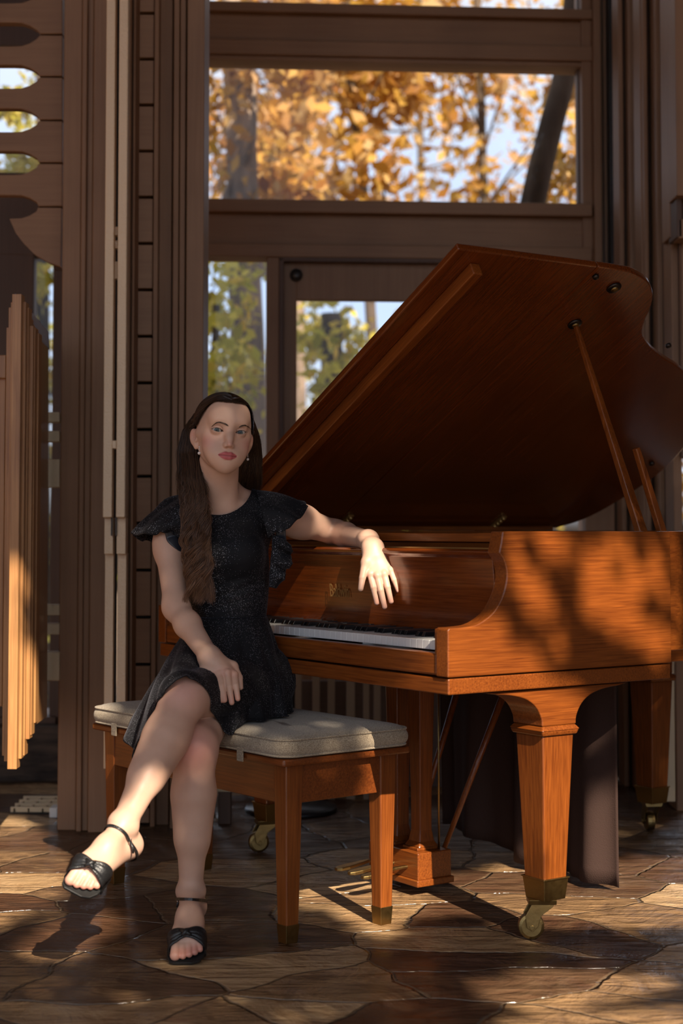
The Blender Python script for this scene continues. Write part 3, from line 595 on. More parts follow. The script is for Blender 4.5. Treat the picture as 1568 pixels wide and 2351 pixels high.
# lid
LA = R(28.8)
lid = empty('lid', (-PW, 0, 1.0)); lid.parent = pn; lid.rotation_euler = (0, -LA, 0)   # local x climbs away from the hinge side
main = [(k_, y) for y, k_ in [(.652,0),(.652,1.431)]] 
full = [(k_, y) for y, k_ in catmull(LO[3:], 6)]
main = [(0,.637),(1.431,.637),(1.431,.68)] + [p for p in full if p[1] > .68 or p[0] < 1]
front = [(0,.165),(1.43,.165),(1.431,.6345),(0,.6345)]
me_ = MB().prism(main, 0.004, .024, 'z').build('lid_main', M['lid'], lid, .004)
MB().prism(front, 0.004, .024, 'z').build('lid_front', M['lid'], lid, .004)
MB().box(.14, 1.385, .232, .262, -.030, .0035).build('lid_bar', M['pwx'], lid, .003)
for kx in (.40, .80, 1.20):
    MB().lathe([(0,-.004),(.007,-.004),(.009,.0),(.009,.0035),(0,.0035)], (kx,.278,0), 16).build('screw', M['screw'], lid, smooth=True)
for kx, yy, r_ in ((1.395,.655,.009),(1.13,1.17,.009),(.47,1.69,.009)): MB().lathe([(0,-.006),(r_*.8,-.006),(r_,-.002),(r_,.0035),(0,.0035)], (kx,yy,0), 16).build('rubber_button', M['screw'], lid, smooth=True)
for kx, yy in ((1.357,.755),(1.185,.751)):
    MB().lathe([(0,-.003),(.019,-.003),(.021,.0),(.021,.0035),(0,.0035)], (kx,yy,0), 24).build('prop_socket', M['screw'], lid, smooth=True)
    MB().lathe([(0,-.007),(.008,-.008),(.011,-.004),(.011,-.003),(0,-.003)], (kx,yy,0), 16).build('socket_cup', M['brass'], lid, smooth=True)
# strap hinges on the hinge side
for yy in (.66, 1.31):
    MB().box(.0, .090, yy-.011, yy+.011, -.002, .004).build('hinge', M['gold'], lid, .001)
    for j in range(5): MB().lathe([(0,-.006),(.006,-.006),(.006,.006),(0,.006)], (.010+j*.018, yy, -.004), 12, 'x').build('hinge_knuckle', M['gold'], lid, smooth=True)
# prop stick
def lid2p(k_, y, h): return Vector((-PW+k_*math.cos(LA)-(-0)*0 - h*math.sin(LA)*-1*-1, y, 1.0+k_*math.sin(LA)+h*math.cos(LA)))
a = lid2p(1.185, .751, -.008); bpos = PL(pln(1480, 1230, PC-PX*.07, PX)); bpos.x = -.07; bpos.z = .965
def bar4(mb, a, b, w0, w1, t0, t1, side):
    d = (b-a).normalized(); s1 = d.cross(side).normalized(); s2 = s1.cross(d).normalized()
    rings = []
    for p, w_, t_ in ((a,w0,t0),(b,w1,t1)): rings.append([tuple(p+s1*w_*i+s2*t_*j) for i, j in ((-1,-1),(1,-1),(1,1),(-1,1))])
    return mb.loft(rings)
pv = Vector((1,0,0))
bar4(MB(), a, bpos, .0065, .0145, .0065, .011, pv).build('prop_stick', M['pwz'], pn, .003)
c0 = PL(pln(1441, 1030, PC-PX*.085, PX)); c1 = PL(pln(1520, 1235, PC-PX*.055, PX))
c0.x = -.055+.0; c1.x = -.05; bar4(MB(), c0, c1, .008, .012, .008, .009, pv).build('short_prop_stick', M['pwz'], pn, .003)
# legs
def piano_leg(cx, cy, bracket=True, par=None, ang=0, casterdir=-2.2):
    lg = empty('leg', (cx, cy, 0)); lg.parent = par
    hw = .050
    MB().frus(0,0,.142,.50,.036,.036,hw,hw).build('leg_shaft', M['pwz'], lg, .004)
    mb = MB(); mb.frus(0,0,.50,.512,hw+.006,hw+.006,hw+.010,hw+.010); mb.frus(0,0,.5121,.524,hw+.012,hw+.012,hw+.003,hw+.003); mb.build('leg_capital', M['pwx'], lg, .003)
    if bracket:
        arc = catmull([(.055,.524),(.058,.545),(.075,.572),(.105,.592),(.15,.604),(.20,.609)], 5)
        pr_ = [(-y, z) for y, z in arc[::-1]] + arc + [(.232,.6145),(-.232,.6145)]
        MB().prism(pr_, -.054, .054, 'x').build('leg_bracket', M['pwy'], lg, .003)
    else: MB().frus(0,0,.524,.69,hw,hw,hw,hw).build('leg_block', M['pwz'], lg, .003)
    mb = MB(); mb.frus(0,0,.100,.150,.034,.034,.0395,.0395); mb.frus(0,0,.150,.154,.042,.042,.042,.042); mb.build('ferrule', M['brass'], lg, .001)
    # caster
    mb = MB(); mb.M = Matrix.Rotation(casterdir, 4, 'Z')
    mb.frus(.01,0,.088,.100,.034,.026,.034,.030)
    for s in (-1, 1): mb.prism([(-.02,.09),(.035,.09),(.052,.06),(.048,.032),(.034,.022),(.022,.034),(.012,.062),(-.015,.082)], s*.021-.0025, s*.021+.0025, 'y')
    mb.lathe([(0,-.015),(.024,-.015),(.031,-.012),(.0325,0),(.031,.012),(.024,.015),(0,.015)], (.036,0,.033), 28, 'y')
    mb.lathe([(0,-.027),(.006,-.027),(.006,.027),(0,.027)], (.036,0,.033), 10, 'y')
    mb.build('caster', M['brass'], lg, .001)
    return lg
piano_leg(-.070, .357, True, pn, 0, R(-125)); piano_leg(-PW+.070, .357, True, pn, 0, R(-110)); piano_leg(-.885, 1.56, False, pn, 0, R(150))
# lyre
ly = empty('pedal_lyre', (-.705, .42, 0)); ly.parent = pn
MB().box(-.115,.115,-.058,.058,.045,.118).build('lyre_box', M['pwx'], ly, .003); MB().box(-.121,.121,-.064,.064,.028,.046).build('lyre_plinth', M['pwx'], ly, .003)
for sx_ in (-.05, .055):
    MB().box(sx_-.034,sx_+.034,-.04,.04,.118,.126).build('lyre_block', M['pwz'], ly, .002)
    rings = []
    for z, h in ((.126,.034),(.14,.026),(.17,.021),(.25,.021),(.45,.025),(.617,.028)): rings.append([(sx_-h,-h,z),(sx_+h,-h,z),(sx_+h,h,z),(sx_-h,h,z)])
    MB().loft(rings).build('lyre_column', M['pwz'], ly, .003)
for i, px_ in enumerate((-.062, 0, .062)):
    rings = []
    for y, w_, z, t_ in ((-.05,.007,.075,.004),(-.10,.007,.074,.004),(-.135,.012,.07,.0045),(-.17,.016,.066,.005),(-.195,.014,.064,.005),(-.207,.006,.063,.004)):
        rings.append([(px_-w_,y,z-t_),(px_+w_,y,z-t_),(px_+w_,y,z+t_),(px_-w_,y,z+t_)])
    MB().loft(rings).build('pedal', M['brass'], ly, .002)
for s in (-1, 1):
    MB().tube([(s*.07,.062,.10),(s*.11,.30,.617)], [.007,.011], 10).build('lyre_brace', M['pwz'], ly, smooth=True)
MB().tube([(.095,.03,.118),(.095,.03,.617)], .003, 8).build('pedal_rod', M['brass'], ly, smooth=True)
MB().lathe([(0,.57),(.007,.57),(.007,.6),(.005,.617),(0,.617)], (.095,.03,0), 12).build('rod_nut', M['brass'], ly)
# brown cloth hanging under the case
vs = []; nx_, nz_ = 90, 14
for j in range(nz_+1):
    t = j/nz_
    for i in range(nx_+1):
        u_ = i/nx_; x_ = -1.12+u_*.79
        y_ = .85 + (.010+.018*t)*math.sin(u_*19+.6)+.008*t*math.sin(u_*47) - .03*t*(u_ > .7)*(u_-.7)
        zb = .012 + .055*(math.sin(u_*5.2+1.2)*.5+.5)*(1-u_**4) + (0 if u_ < .97 else .0)
        vs.append((x_, y_, .616*(1-t)+zb*t))
fs = [(j*(nx_+1)+i, j*(nx_+1)+i+1, (j+1)*(nx_+1)+i+1, (j+1)*(nx_+1)+i) for j in range(nz_) for i in range(nx_)]
dr = MB().add(vs, fs).build('hanging_cloth', M['cloth'], None, smooth=True); dr.location = PC; dr.rotation_euler = (0,0,PA)
sm = dr.modifiers.new('solid', 'SOLIDIFY'); sm.thickness = .003; tag(dr, 'dark brown cloth hanging below the piano behind its front leg', 'cloth')

# ================================================================= BENCH
BA = math.atan2(-.727, .573); BC = Vector((-.268, 4.295, 0))
bn = empty('piano_bench', BC, BA); tag(bn, 'long wooden piano bench with tapered legs under the seated woman', 'bench')
BL, BW = .463, .20
MB().box(-BL, BL, -BW, BW, .430, .448).build('seat_board', M['bench'], bn, .005)
mb = MB(); mb.box(-BL+.03,BL-.03,-BW+.03,-BW+.048,.335,.43); mb.build('apron', M['bench'], bn, .002)
MB().box(-BL+.03,BL-.03,BW-.048,BW-.03,.335,.43).build('apron', M['bench'], bn, .002)
MB().box(-BL+.03,-BL+.048,-BW+.03,BW-.03,.335,.43).build('apron', M['bench'], bn, .002); MB().box(BL-.048,BL-.03,-BW+.03,BW-.03,.335,.43).build('apron', M['bench'], bn, .002)
for sx_ in (-1, 1):
    for sy_ in (-1, 1):
        cx, cy = sx_*(BL-.052), sy_*(BW-.052); h1, h0 = .0265, .0185
        l = MB().frus(cx, cy, .035, .43, h0, h0, h1, h1).build('leg', M['benchz'], bn, .003)
        MB().frus(cx, cy, 0, .045, .017, .017, .0198, .0198).build('leg_tip', M['brass'], l, .001)
# cushion
cu_ = empty('seat_cushion', BC+Vector((0,0,.448)), BA); tag(cu_, 'oatmeal woven box cushion with piped edges on the piano bench', 'cushion')
def rr(L_, W_, r_, n_=8):
    out = []
    for cx, cy, a0 in ((L_-r_,W_-r_,0),(-L_+r_,W_-r_,90),(-L_+r_,-W_+r_,180),(L_-r_,-W_+r_,270)):
        for i in range(n_+1): a = R(a0+90*i/n_); out.append((cx+r_*math.cos(a), cy+r_*math.sin(a)))
    return out
rings = []
for ins_, z in ((.02,0.001),(.004,.004),(-.004,.012),(-.007,.026),(-.003,.040),(.006,.050),(.02,.056),(.06,.061),(.13,.063)):
    rings.append([(x_, y_, z) for x_, y_ in rr(BL+.004-ins_, BW+.004-ins_, max(.045-ins_*.3, .01))])
cb_ = MB().loft(rings).build('cushion_body', M['cush'], cu_, smooth=True); sb_ = cb_.modifiers.new('s', 'SUBSURF'); sb_.levels = sb_.render_levels = 1
for ins_, z in ((.003,.0455),(.004,.006)):
    ring = [(x_, y_, z) for x_, y_ in rr(BL+.008-ins_, BW+.008-ins_, .045)]; ring.append(ring[0]); MB().tube(ring, .0028, 8, False).build('piping', M['cush'], cu_, smooth=True)
for q in ((555,1725),(275,1668)):
    p = fl(q[0], q[1], .45)-BC; m_ = Matrix.Rotation(-BA, 3, 'Z') @ p
    MB().box(m_.x-.013, m_.x+.013, -BW-.0075, -BW-.004, -.022, .012).build('tie_tab', M['cush'], cu_, .001)
# ================================================================= PERSON: body surface from blended volumes
V3 = lambda *a: np.array(a, float)
def atn(px, py, D): return np.array(at(px, py, D))
def smin(a, b, k):
    if k <= 0: return np.minimum(a, b)
    h = np.maximum(k-np.abs(a-b), 0)/k; return np.minimum(a, b)-h*h*k*.25
class Field:
    def __init__(s): s.chains = []
    def chain(s, k=.004): s.chains.append((k, [])); return s
    def _p(s, f, c, r, k, op): s.chains[-1][1].append((f, np.array(c, float), r, k, op)); return s
    def rc(s, a, b, r1, r2, k=.02, op='u'):
        a = np.array(a, float); b = np.array(b, float); ba = b-a; l2 = ba@ba
        def f(P):
            h = np.clip(((P-a)@ba)/l2, 0, 1); q = P-a-h[...,None]*ba; return np.sqrt((q*q).sum(-1))-(r1+(r2-r1)*h)
        return s._p(f, (a+b)/2, math.sqrt(l2)/2+max(r1, r2), k, op)
    def el(s, c, r, k=.02, Rm=None, op='u'):
        c = np.array(c, float); r = np.array(r, float); Rm = np.eye(3) if Rm is None else Rm
        def f(P):
            q = (P-c)@Rm; k0 = np.sqrt(((q/r)**2).sum(-1)); k1 = np.sqrt(((q/(r*r))**2).sum(-1)); return k0*(k0-1)/np.maximum(k1, 1e-9)
        return s._p(f, c, r.max(), k, op)
    def fn(s, f, c, r, k, op): return s._p(f, c, r, k, op)
    def val(s, P, C=None, diag=0.0, only=None):
        """P (nb, m, 3) with block centres C (nb, 3)"""
        tot = np.full(P.shape[:-1], 1.0)
        for ci, (kc, prims) in enumerate(s.chains):
            if only is not None and ci not in only: continue
            d = np.full(P.shape[:-1], 1.0)
            for f, c, r, k, op in prims:
                if C is not None:
                    sel = np.linalg.norm(C-c, axis=1) < r+diag+k+.03
                    if not sel.any(): continue
                    if op == 'u': d[sel] = smin(d[sel], f(P[sel]), k)
                    else: d[sel] = -smin(-d[sel], f(P[sel]), k)
                else: d = smin(d, f(P), k) if op == 'u' else -smin(-d, f(P), k)
            tot = smin(tot, d, kc)
        return tot
def polygonise(F_, lo, hi, h, iso=0.0, only=None, B=8):
    lo = np.array(lo, float); hi = np.array(hi, float)
    nb = np.ceil((hi-lo)/(h*B)).astype(int); n = nb*B
    g = np.stack(np.meshgrid(*[np.arange(k_) for k_ in nb], indexing='ij'), -1).reshape(-1,3)
    C = lo+(g+.5)*B*h-.5*h; diag = math.sqrt(3)/2*B*h
    dc = F_.val(C[:,None,:], C, diag, only)[:,0]-iso
    act = np.abs(dc) < diag*1.9+.004
    V = np.repeat(np.repeat(np.repeat(np.where(dc < 0, -1.0, 1.0).reshape(nb).astype(np.float32), B, 0), B, 1), B, 2)
    V4 = V.reshape(nb[0],B,nb[1],B,nb[2],B)
    off = np.stack(np.meshgrid(*[np.arange(B)]*3, indexing='ij'), -1).reshape(-1,3)*h
    ia = np.nonzero(act)[0]
    for s0 in range(0, len(ia), 1500):
        ii = ia[s0:s0+1500]; base = lo+g[ii]*B*h
        d = F_.val(base[:,None,:]+off[None], C[ii], diag, only)-iso
        V4[g[ii,0],:,g[ii,1],:,g[ii,2],:] = d.reshape(-1,B,B,B)
    V = V4.reshape(n)
    S = V < 0
    cnt = np.zeros(np.array(S.shape)-1, np.int8)
    for a in (0,1):
        for b in (0,1):
            for c in (0,1): cnt += S[a:n[0]-1+a, b:n[1]-1+b, c:n[2]-1+c]
    cells = np.argwhere((cnt > 0) & (cnt < 8))
    if not len(cells): return np.zeros((0,3)), np.zeros((0,4), int)
    idx = np.full(cnt.shape, -1, np.int32); idx[cells[:,0],cells[:,1],cells[:,2]] = np.arange(len(cells))
    acc = np.zeros((len(cells),3)); num = np.zeros(len(cells))
    cor = [(a,b,c) for a in (0,1) for b in (0,1) for c in (0,1)]
    for p in cor:
        for ax in range(3):
            if p[ax]: continue
            q = list(p); q[ax] = 1
            v0 = V[cells[:,0]+p[0],cells[:,1]+p[1],cells[:,2]+p[2]]; v1 = V[cells[:,0]+q[0],cells[:,1]+q[1],cells[:,2]+q[2]]
            m = (v0 < 0) != (v1 < 0); t = np.where(m, v0/np.where(m, v0-v1, 1), 0)
            pt = np.tile(np.array(p, float), (len(cells),1)); pt[:,ax] = t
            acc += pt*m[:,None]; num += m
    verts = lo+(cells+acc/num[:,None])*h
    faces = []
    for ax in range(3):
        a, b = [(1,2),(2,0),(0,1)][ax]
        s0 = [slice(None)]*3; s1 = [slice(None)]*3; s0[ax] = slice(0,-1); s1[ax] = slice(1,None)
        ed = np.argwhere(S[tuple(s0)] != S[tuple(s1)])
        ed = ed[(ed[:,a] > 0) & (ed[:,b] > 0) & (ed[:,a] < n[a]-1) & (ed[:,b] < n[b]-1)]
        if not len(ed): continue
        def id_(da, db):
            c = ed.copy(); c[:,a] -= da; c[:,b] -= db; return idx[c[:,0],c[:,1],c[:,2]]
        q = np.stack([id_(1,1), id_(0,1), id_(0,0), id_(1,0)], 1)
        flip = ~S[ed[:,0],ed[:,1],ed[:,2]]; q[flip] = q[flip][:,::-1]; faces.append(q)
    return verts, np.concatenate(faces)
def np_mesh(name, v, f, m, parent=None, smooth=True, col=None):
    me = bpy.data.meshes.new(name); me.vertices.add(len(v)); me.vertices.foreach_set('co', np.asarray(v, np.float32).ravel())
    k_ = f.shape[1]; me.loops.add(f.size); me.loops.foreach_set('vertex_index', f.ravel().astype(np.int32)); me.polygons.add(len(f))
    me.polygons.foreach_set('loop_start', np.arange(len(f))*k_); me.polygons.foreach_set('loop_total', np.full(len(f), k_)); me.update()
    if smooth: me.shade_smooth()
    me.materials.append(m)
    if col is not None:
        at_ = me.color_attributes.new('tint', 'FLOAT_COLOR', 'POINT'); at_.data.foreach_set('color', np.concatenate([col, np.ones((len(col),1))], 1).astype(np.float32).ravel())
    o = bpy.data.objects.new(name, me); COL.objects.link(o)
    if parent: o.parent = parent
    return o
def compact(v, f):
    u, inv = np.unique(f, return_inverse=True); return v[u], inv.reshape(f.shape)

# ---- skeleton
hipL, hipR = V3(-.212,4.23,.592), V3(-.342,4.23,.585)
kneeL = atn(424,1602,3.85); kneeR = atn(447,1716,3.87)
ankL = atn(283,1893,3.62); ankR = atn(438,2046,3.87)
shR, shL = atn(387,1190,4.27), atn(638,1180,4.25)
elR = atn(404,1394,4.12); wrR = atn(482,1510,3.955)
elL = atn(772,1224,4.46); wrL = atn(846,1240,4.215)
BODY = Field()
B_ = BODY.chain(.02)
B_.el(V3(-.277,4.25,.605), (.134,.112,.10), .03)
B_.el(atn(530,1420,4.22), (.084,.074,.13), .06)
B_.el(atn(520,1300,4.235), (.108,.085,.15), .06)
B_.el(atn(484,1272,4.165), (.050,.045,.052), .04).el(atn(556,1270,4.16), (.050,.045,.052), .04)
B_.rc(atn(422,1190,4.27), atn(604,1184,4.26), .046, .046, .06)
B_.el(atn(512,1215,4.235), (.095,.065,.06), .05)
B_.rc(atn(512,1138,4.25), atn(412,1178,4.275), .036, .036, .03).rc(atn(512,1138,4.25), atn(612,1172,4.265), .036, .036, .03)
# clavicles
B_.rc(atn(503,1166,4.185), atn(425,1156,4.235), .006, .006, .02).rc(atn(523,1166,4.185), atn(598,1152,4.225), .006, .006, .02)
# head frame
PSI, RHO, PIT = R(15), R(5.0), R(2)
Rh = np.array(Matrix.Rotation(PSI, 3, 'Z') @ Matrix.Rotation(RHO, 3, 'Y') @ Matrix.Rotation(PIT, 3, 'X'))
EYE = atn(526.5, 990.5, 4.06); OH = EYE-Rh@V3(0,-.086,0)
def H(x, y, z): return OH+Rh@V3(x, y, z)
def hinv(P): return (P-OH)@Rh
B_.rc(H(.002,.030,-.075), atn(511,1150,4.25), .0405, .046, .03)
B_.rc(H(0,.004,-.09), atn(512,1160,4.215), .034, .034, .03)
for sx_ in (-1, 1): B_.rc(H(sx_*.036,.02,-.075), atn(513+sx_*12,1163,4.188), .013, .009, .025)
NECKCH = len(BODY.chains)-1
# head
def skull(s):
    s.el(H(0,.012,.027), (.0710,.094,.073), .02, Rh)
    s.el(H(0,-.022,-.016), (.0600,.068,.083), .03, Rh)
    for q in (-1, 1):
        s.rc(H(q*.040,-.010,-.052), H(q*.009,-.069,-.089), .0135, .0115, .035)
        s.el(H(q*.026,-.070,-.066), (.019,.015,.022), .022, Rh)
        s.el(H(q*.037,-.058,-.040), (.021,.019,.026), .022, Rh)
        s.rc(H(q*.048,-.050,-.014), H(q*.062,-.010,-.010), .010, .009, .02)
    s.el(H(0,-.076,-.089), (.013,.012,.012), .02, Rh)
    s.rc(H(-.030,-.080,.022), H(.030,-.080,.022), .011, .011, .022)
    s.el(H(0,-.062,.045), (.050,.030,.040), .03, Rh)
    s.el(H(0,-.082,-.063), (.024,.012,.020), .024, Rh)
    for q in (-1, 1): s.el(H(q*.0335,-.1025,.001), (.0185,.0145,.0125), .018, Rh, 's')
    # nose
    s.rc(H(0,-.0845,.012), H(0,-.0985,-.018), .0050, .0062, .020)
    s.rc(H(0,-.0985,-.016), H(0,-.1090,-.034), .0055, .0064, .014)
    for q in (-1, 1):
        s.el(H(q*.0086,-.0970,-.0365), (.0050,.0080,.0058), .008, Rh)
        s.el(H(q*.0055,-.1035,-.0445), (.0032,.0045,.0030), .003, Rh, 's')
    # philtrum and lips
    s.rc(H(0,-.1035,-.049), H(0,-.1015,-.056), .0016, .0014, .005, 's')
    for q in (-1, 1):
        s.rc(H(q*.0225,-.0885,-0.0625), H(q*.0070,-.0970,-0.0588), .0024, .0042, .006)
        s.rc(H(q*.0070,-.0970,-0.0588), H(0,-.0970,-0.0602), .0042, .0038, .004)
        s.rc(H(q*.0190,-.0885,-0.0652), H(q*.0060,-.0958,-0.0678), .0028, .0052, .006)
    s.rc(H(-.006,-.0958,-0.0678), H(.006,-.0958,-0.0678), .0052, .0052, .004)
    for q in (-1, 1): s.rc(H(q*.0235,-.0930,-0.0632), H(q*.0080,-.1030,-0.0630), .0007, .0010, .0022, 's')
    s.rc(H(-.008,-.1030,-0.0630), H(.008,-.1030,-0.0630), .0010, .0010, .0022, 's')
    # lids
    for q in (-1, 1):
        e = H(q*.0310,-.0760,0.0); s.el(e, (.0150,.0135,.0132), .005, Rh)
        def op(P, q=q):
            l = hinv(P); x_ = (l[...,0]*q-.0310); z_ = l[...,2]-.0002+.06*(.0-x_)*0-x_*.10
            u = x_/.0145; hh = np.maximum(1-u*u, -1); d = np.abs(z_-.0003)-np.where(z_ > .0003, .0050, .0040)*hh
            return np.maximum(d*.8, l[...,1]+.078)
        s.fn(op, e, .03, .0014, 's')
        cr = [H(q*.0185,-.0865,.0060), H(q*.0260,-.0900,.0098), H(q*.0360,-.0880,.0096), H(q*.0450,-.0810,.0062)]
        for c0_, c1_ in zip(cr, cr[1:]): s.rc(c0_, c1_, .0009, .0009, .0035, 's')
    # ears
    for q in (-1, 1):
        Re = Rh@np.array(Matrix.Rotation(q*R(-36), 3, 'Z') @ Matrix.Rotation(R(-12), 3, 'X'))
        s.el(H(q*.0755,.006,-.020), (.0050,.0140,.0225), .006, Re)
        s.el(H(q*.0690,-.001,-.042), (.0044,.0075,.0105), .006, Re)
        s.el(H(q*.0805,.000,-.019), (.0050,.0085,.0145), .003, Re, 's')
        s.rc(H(q*.0690,-.007,-.024), H(q*.0705,-.006,-.030), .0035, .003, .003)
    return s
skull(BODY.chain(.012))
HEADCH = len(BODY.chains)-1
# legs
BODY.chain(.03).rc(hipL, kneeL, .083, .053, .02).el(kneeL+V3(-.004,-.012,.006), (.046,.044,.050), .02)
cL = kneeL+(ankL-kneeL)*.33
BODY.rc(kneeL, cL, .049, .0535, .03).rc(cL+V3(.004,.016,0), kneeL+(ankL-kneeL)*.62, .050, .041, .03).rc(kneeL+(ankL-kneeL)*.5, ankL, .042, .0275, .03)
def mallei(c, s): 
    for q in (-1, 1): BODY.el(c+s*q*.0195, (.0115,.0115,.0115), .018)
def foot(ank, ball, up, big, heel, lift):
    """big: +1 when the big toe lies towards +side"""
    fw = ball-ank; fw = fw/np.linalg.norm(fw); side = np.cross(fw, up); side /= np.linalg.norm(side); up = np.cross(side, fw)
    mid = ank*.45+ball*.55
    BODY.rc(ank, mid+up*.004, .0265, .0235, .02)
    BODY.rc(ank, heel, .0255, .0205, .02)
    b = side*big
    BODY.rc(mid, ball+b*.021, .0255, .0175, .02).rc(mid, ball-b*.017, .022, .0150, .02).rc(heel, ball+b*.012, .023, .015, .03).rc(heel, ball-b*.02, .020, .014, .03)
    mallei(ank+V3(0,.0,.0), side)
    toes = []
    fl_ = fw.copy()
    for off, ln, rr_ in ((.027,.048,.0122),(.0085,.050,.0082),(-.0065,.045,.0078),(-.0200,.038,.0074),(-.0315,.028,.0072)):
        a = ball+b*off*.9-up*.003+fw*.004; t = a+fl_*ln*.92+b*off*.06-up*.006; m_ = (a+t)/2+up*.004
        toes.append((a, m_, t, rr_))
        BODY.rc(a, m_, rr_*1.05, rr_*.92, .008).rc(m_, t, rr_*.92, rr_, .003)
    return fw, side*big, up, toes, mid
# left (crossed) foot, pointing down and towards the camera
ballL = atn(212,1992,3.515)
heelL = atn(297,1940,3.65)
upL = V3(.15,-.80,.62); upL /= np.linalg.norm(upL)
fL = foot(ankL, ballL, upL, 1, heelL, 0)
BODY.chain(.002).rc(hipR, kneeR, .083, .053, .02).el(kneeR+V3(0,-.012,.004), (.045,.043,.050), .02)
cR = kneeR+(ankR-kneeR)*.33
BODY.rc(kneeR, cR, .049, .0525, .03).rc(cR+V3(0,.018,0), kneeR+(ankR-kneeR)*.62, .048, .040, .03).rc(kneeR+(ankR-kneeR)*.5, ankR, .041, .0270, .03)
ballR = atn(430,2153,3.722); heelR = ankR+V3(.004,.035,-.045)
upR = V3(0,-.5,.86); fR = foot(ankR, ballR, upR/np.linalg.norm(upR), 1, heelR, 0)
# arms
BODY.chain(.02).rc(shR+V3(.01,0,0), shR+(elR-shR)*.35, .047, .0430, .03).rc(shR+(elR-shR)*.3, elR, .0425, .0310, .03)
BODY.rc(elR, elR+(wrR-elR)*.35, .0305, .0325, .03).rc(elR+(wrR-elR)*.35, wrR, .0325, .0235, .02)
def hand(wr, kn, tips, mids, rads, thumb, palm_r, dn, last=.016):
    """kn: five-less-one knuckle points, mids: middle joints, tips; thumb: 3 points; dn: towards the palm side"""
    for i, kp in enumerate(kn): BODY.rc(wr+(kp-wr)*.12+dn*.004, kp+dn*.002, palm_r, rads[i]*1.22, .012)
    for i in range(len(kn)-1): BODY.rc((kn[i]+kn[i+1])/2*.94+wr*.06+dn*.004, (kn[i]+kn[i+1])/2*.4+wr*.6+dn*.004, .0085, .014, .010)
    BODY.rc(wr*.7+thumb[0]*.3, thumb[0], .016, .0135, .014).rc(thumb[0], thumb[1], .0125, .0092, .006).rc(thumb[1], thumb[2], .0090, .0070, .002)
    for i, kp in enumerate(kn):
        BODY.rc(kp, mids[i], rads[i]*1.12, rads[i], .004).rc(mids[i], tips[i], rads[i]*.98, rads[i]*.80, .0015)
        BODY.el(kp-dn*.004, (rads[i]*.9,)*3, .006)
# her right hand on the thigh
def lerp(a, b, t): return a*(1-t)+b*t
knR = [atn(491,1553,3.935), atn(505,1547,3.922), atn(522,1545,3.918), atn(538,1549,3.925)]
tpR = [atn(498,1589,3.905), atn(516,1607,3.892), atn(532,1613,3.888), atn(546,1604,3.892)]
mdR = [lerp(a, b, .5)+V3(0,-.008,.003) for a, b in zip(knR, tpR)]
BODY.rc(wrR+V3(0,.002,0), lerp(wrR, knR[1], .4), .0235, .020, .02).rc(wrR, lerp(wrR, knR[2], .4), .0235, .020, .02)
hand(wrR, knR, tpR, mdR, [.0073,.0080,.0083,.0081], [atn(534,1530,3.955), atn(549,1556,3.945), atn(552,1578,3.935)], .017, V3(.0,.75,-.4))
# her left arm on the piano
BODY.chain(.02).rc(shL-V3(.012,0,0), shL+(elL-shL)*.4, .048, .0430, .03).rc(shL+(elL-shL)*.35, elL, .0430, .0320, .03)
BODY.rc(elL, elL+(wrL-elL)*.3, .0320, .0325, .03).rc(elL+(wrL-elL)*.3, wrL, .0325, .0245, .02)
knL = [atn(850,1317,4.125), atn(866,1321,4.118), atn(882,1317,4.120), atn(896,1308,4.128)]
tpL = [atn(865,1384,4.112), atn(883,1393,4.108), atn(898,1381,4.110), atn(914,1356,4.118)]
mdL = [lerp(a, b, .47)+V3(0,-.007,.0) for a, b in zip(knL, tpL)]
w2 = atn(856,1258,4.165)
BODY.rc(wrL, w2, .0245, .0225, .02).rc(w2-V3(.007,0,0), lerp(w2, knL[1], .35)-V3(.006,0,0), .021, .019, .02).rc(w2+V3(.006,0,0), lerp(w2, knL[2], .35)+V3(.004,0,0), .021, .018, .02)
hand(w2, knL, tpL, mdL, [.0080,.0084,.0081,.0072], [atn(840,1291,4.135), atn(832,1327,4.120), atn(828,1352,4.112)], .0165, V3(0,1,0))

LO_, HI_ = V3(-.70,3.36,-.01), V3(.20,4.62,1.14)
fine = [  # (lo, hi, step)
    (OH+V3(-.125,-.145,-.165), OH+V3(.125,.125,.13), .0011),
    (wrR+V3(-.06,-.15,-.15), wrR+V3(.12,.05,.02), .0015),
    (w2+V3(-.075,-.09,-.19), w2+V3(.10,.06,.03), .0014),
    (atn(150,2060,3.5)+V3(-.02,-.12,-.02), ankL+V3(.045,.06,.012), .0018),
    (V3(ankR[0]-.08,3.62,.0), ankR+V3(.08,.08,.01), .0018)]
allv, allf, nv = [], [], 0
v, f = polygonise(BODY, LO_, HI_, .0034)
cen = v[f].mean(1); keep = np.ones(len(f), bool)
for lo, hi, h in fine: keep &= ~((cen > lo+h*2).all(1) & (cen < hi-.003).all(1))
v, f = compact(v, f[keep]); allv.append(v); allf.append(f); nv += len(v)
for lo, hi, h in fine:
    v, f = polygonise(BODY, lo, hi, h)
    if len(f): v, f = compact(v, f); allv.append(v); allf.append(f+nv); nv += len(v)
bv = np.concatenate(allv); bf = np.concatenate(allf)
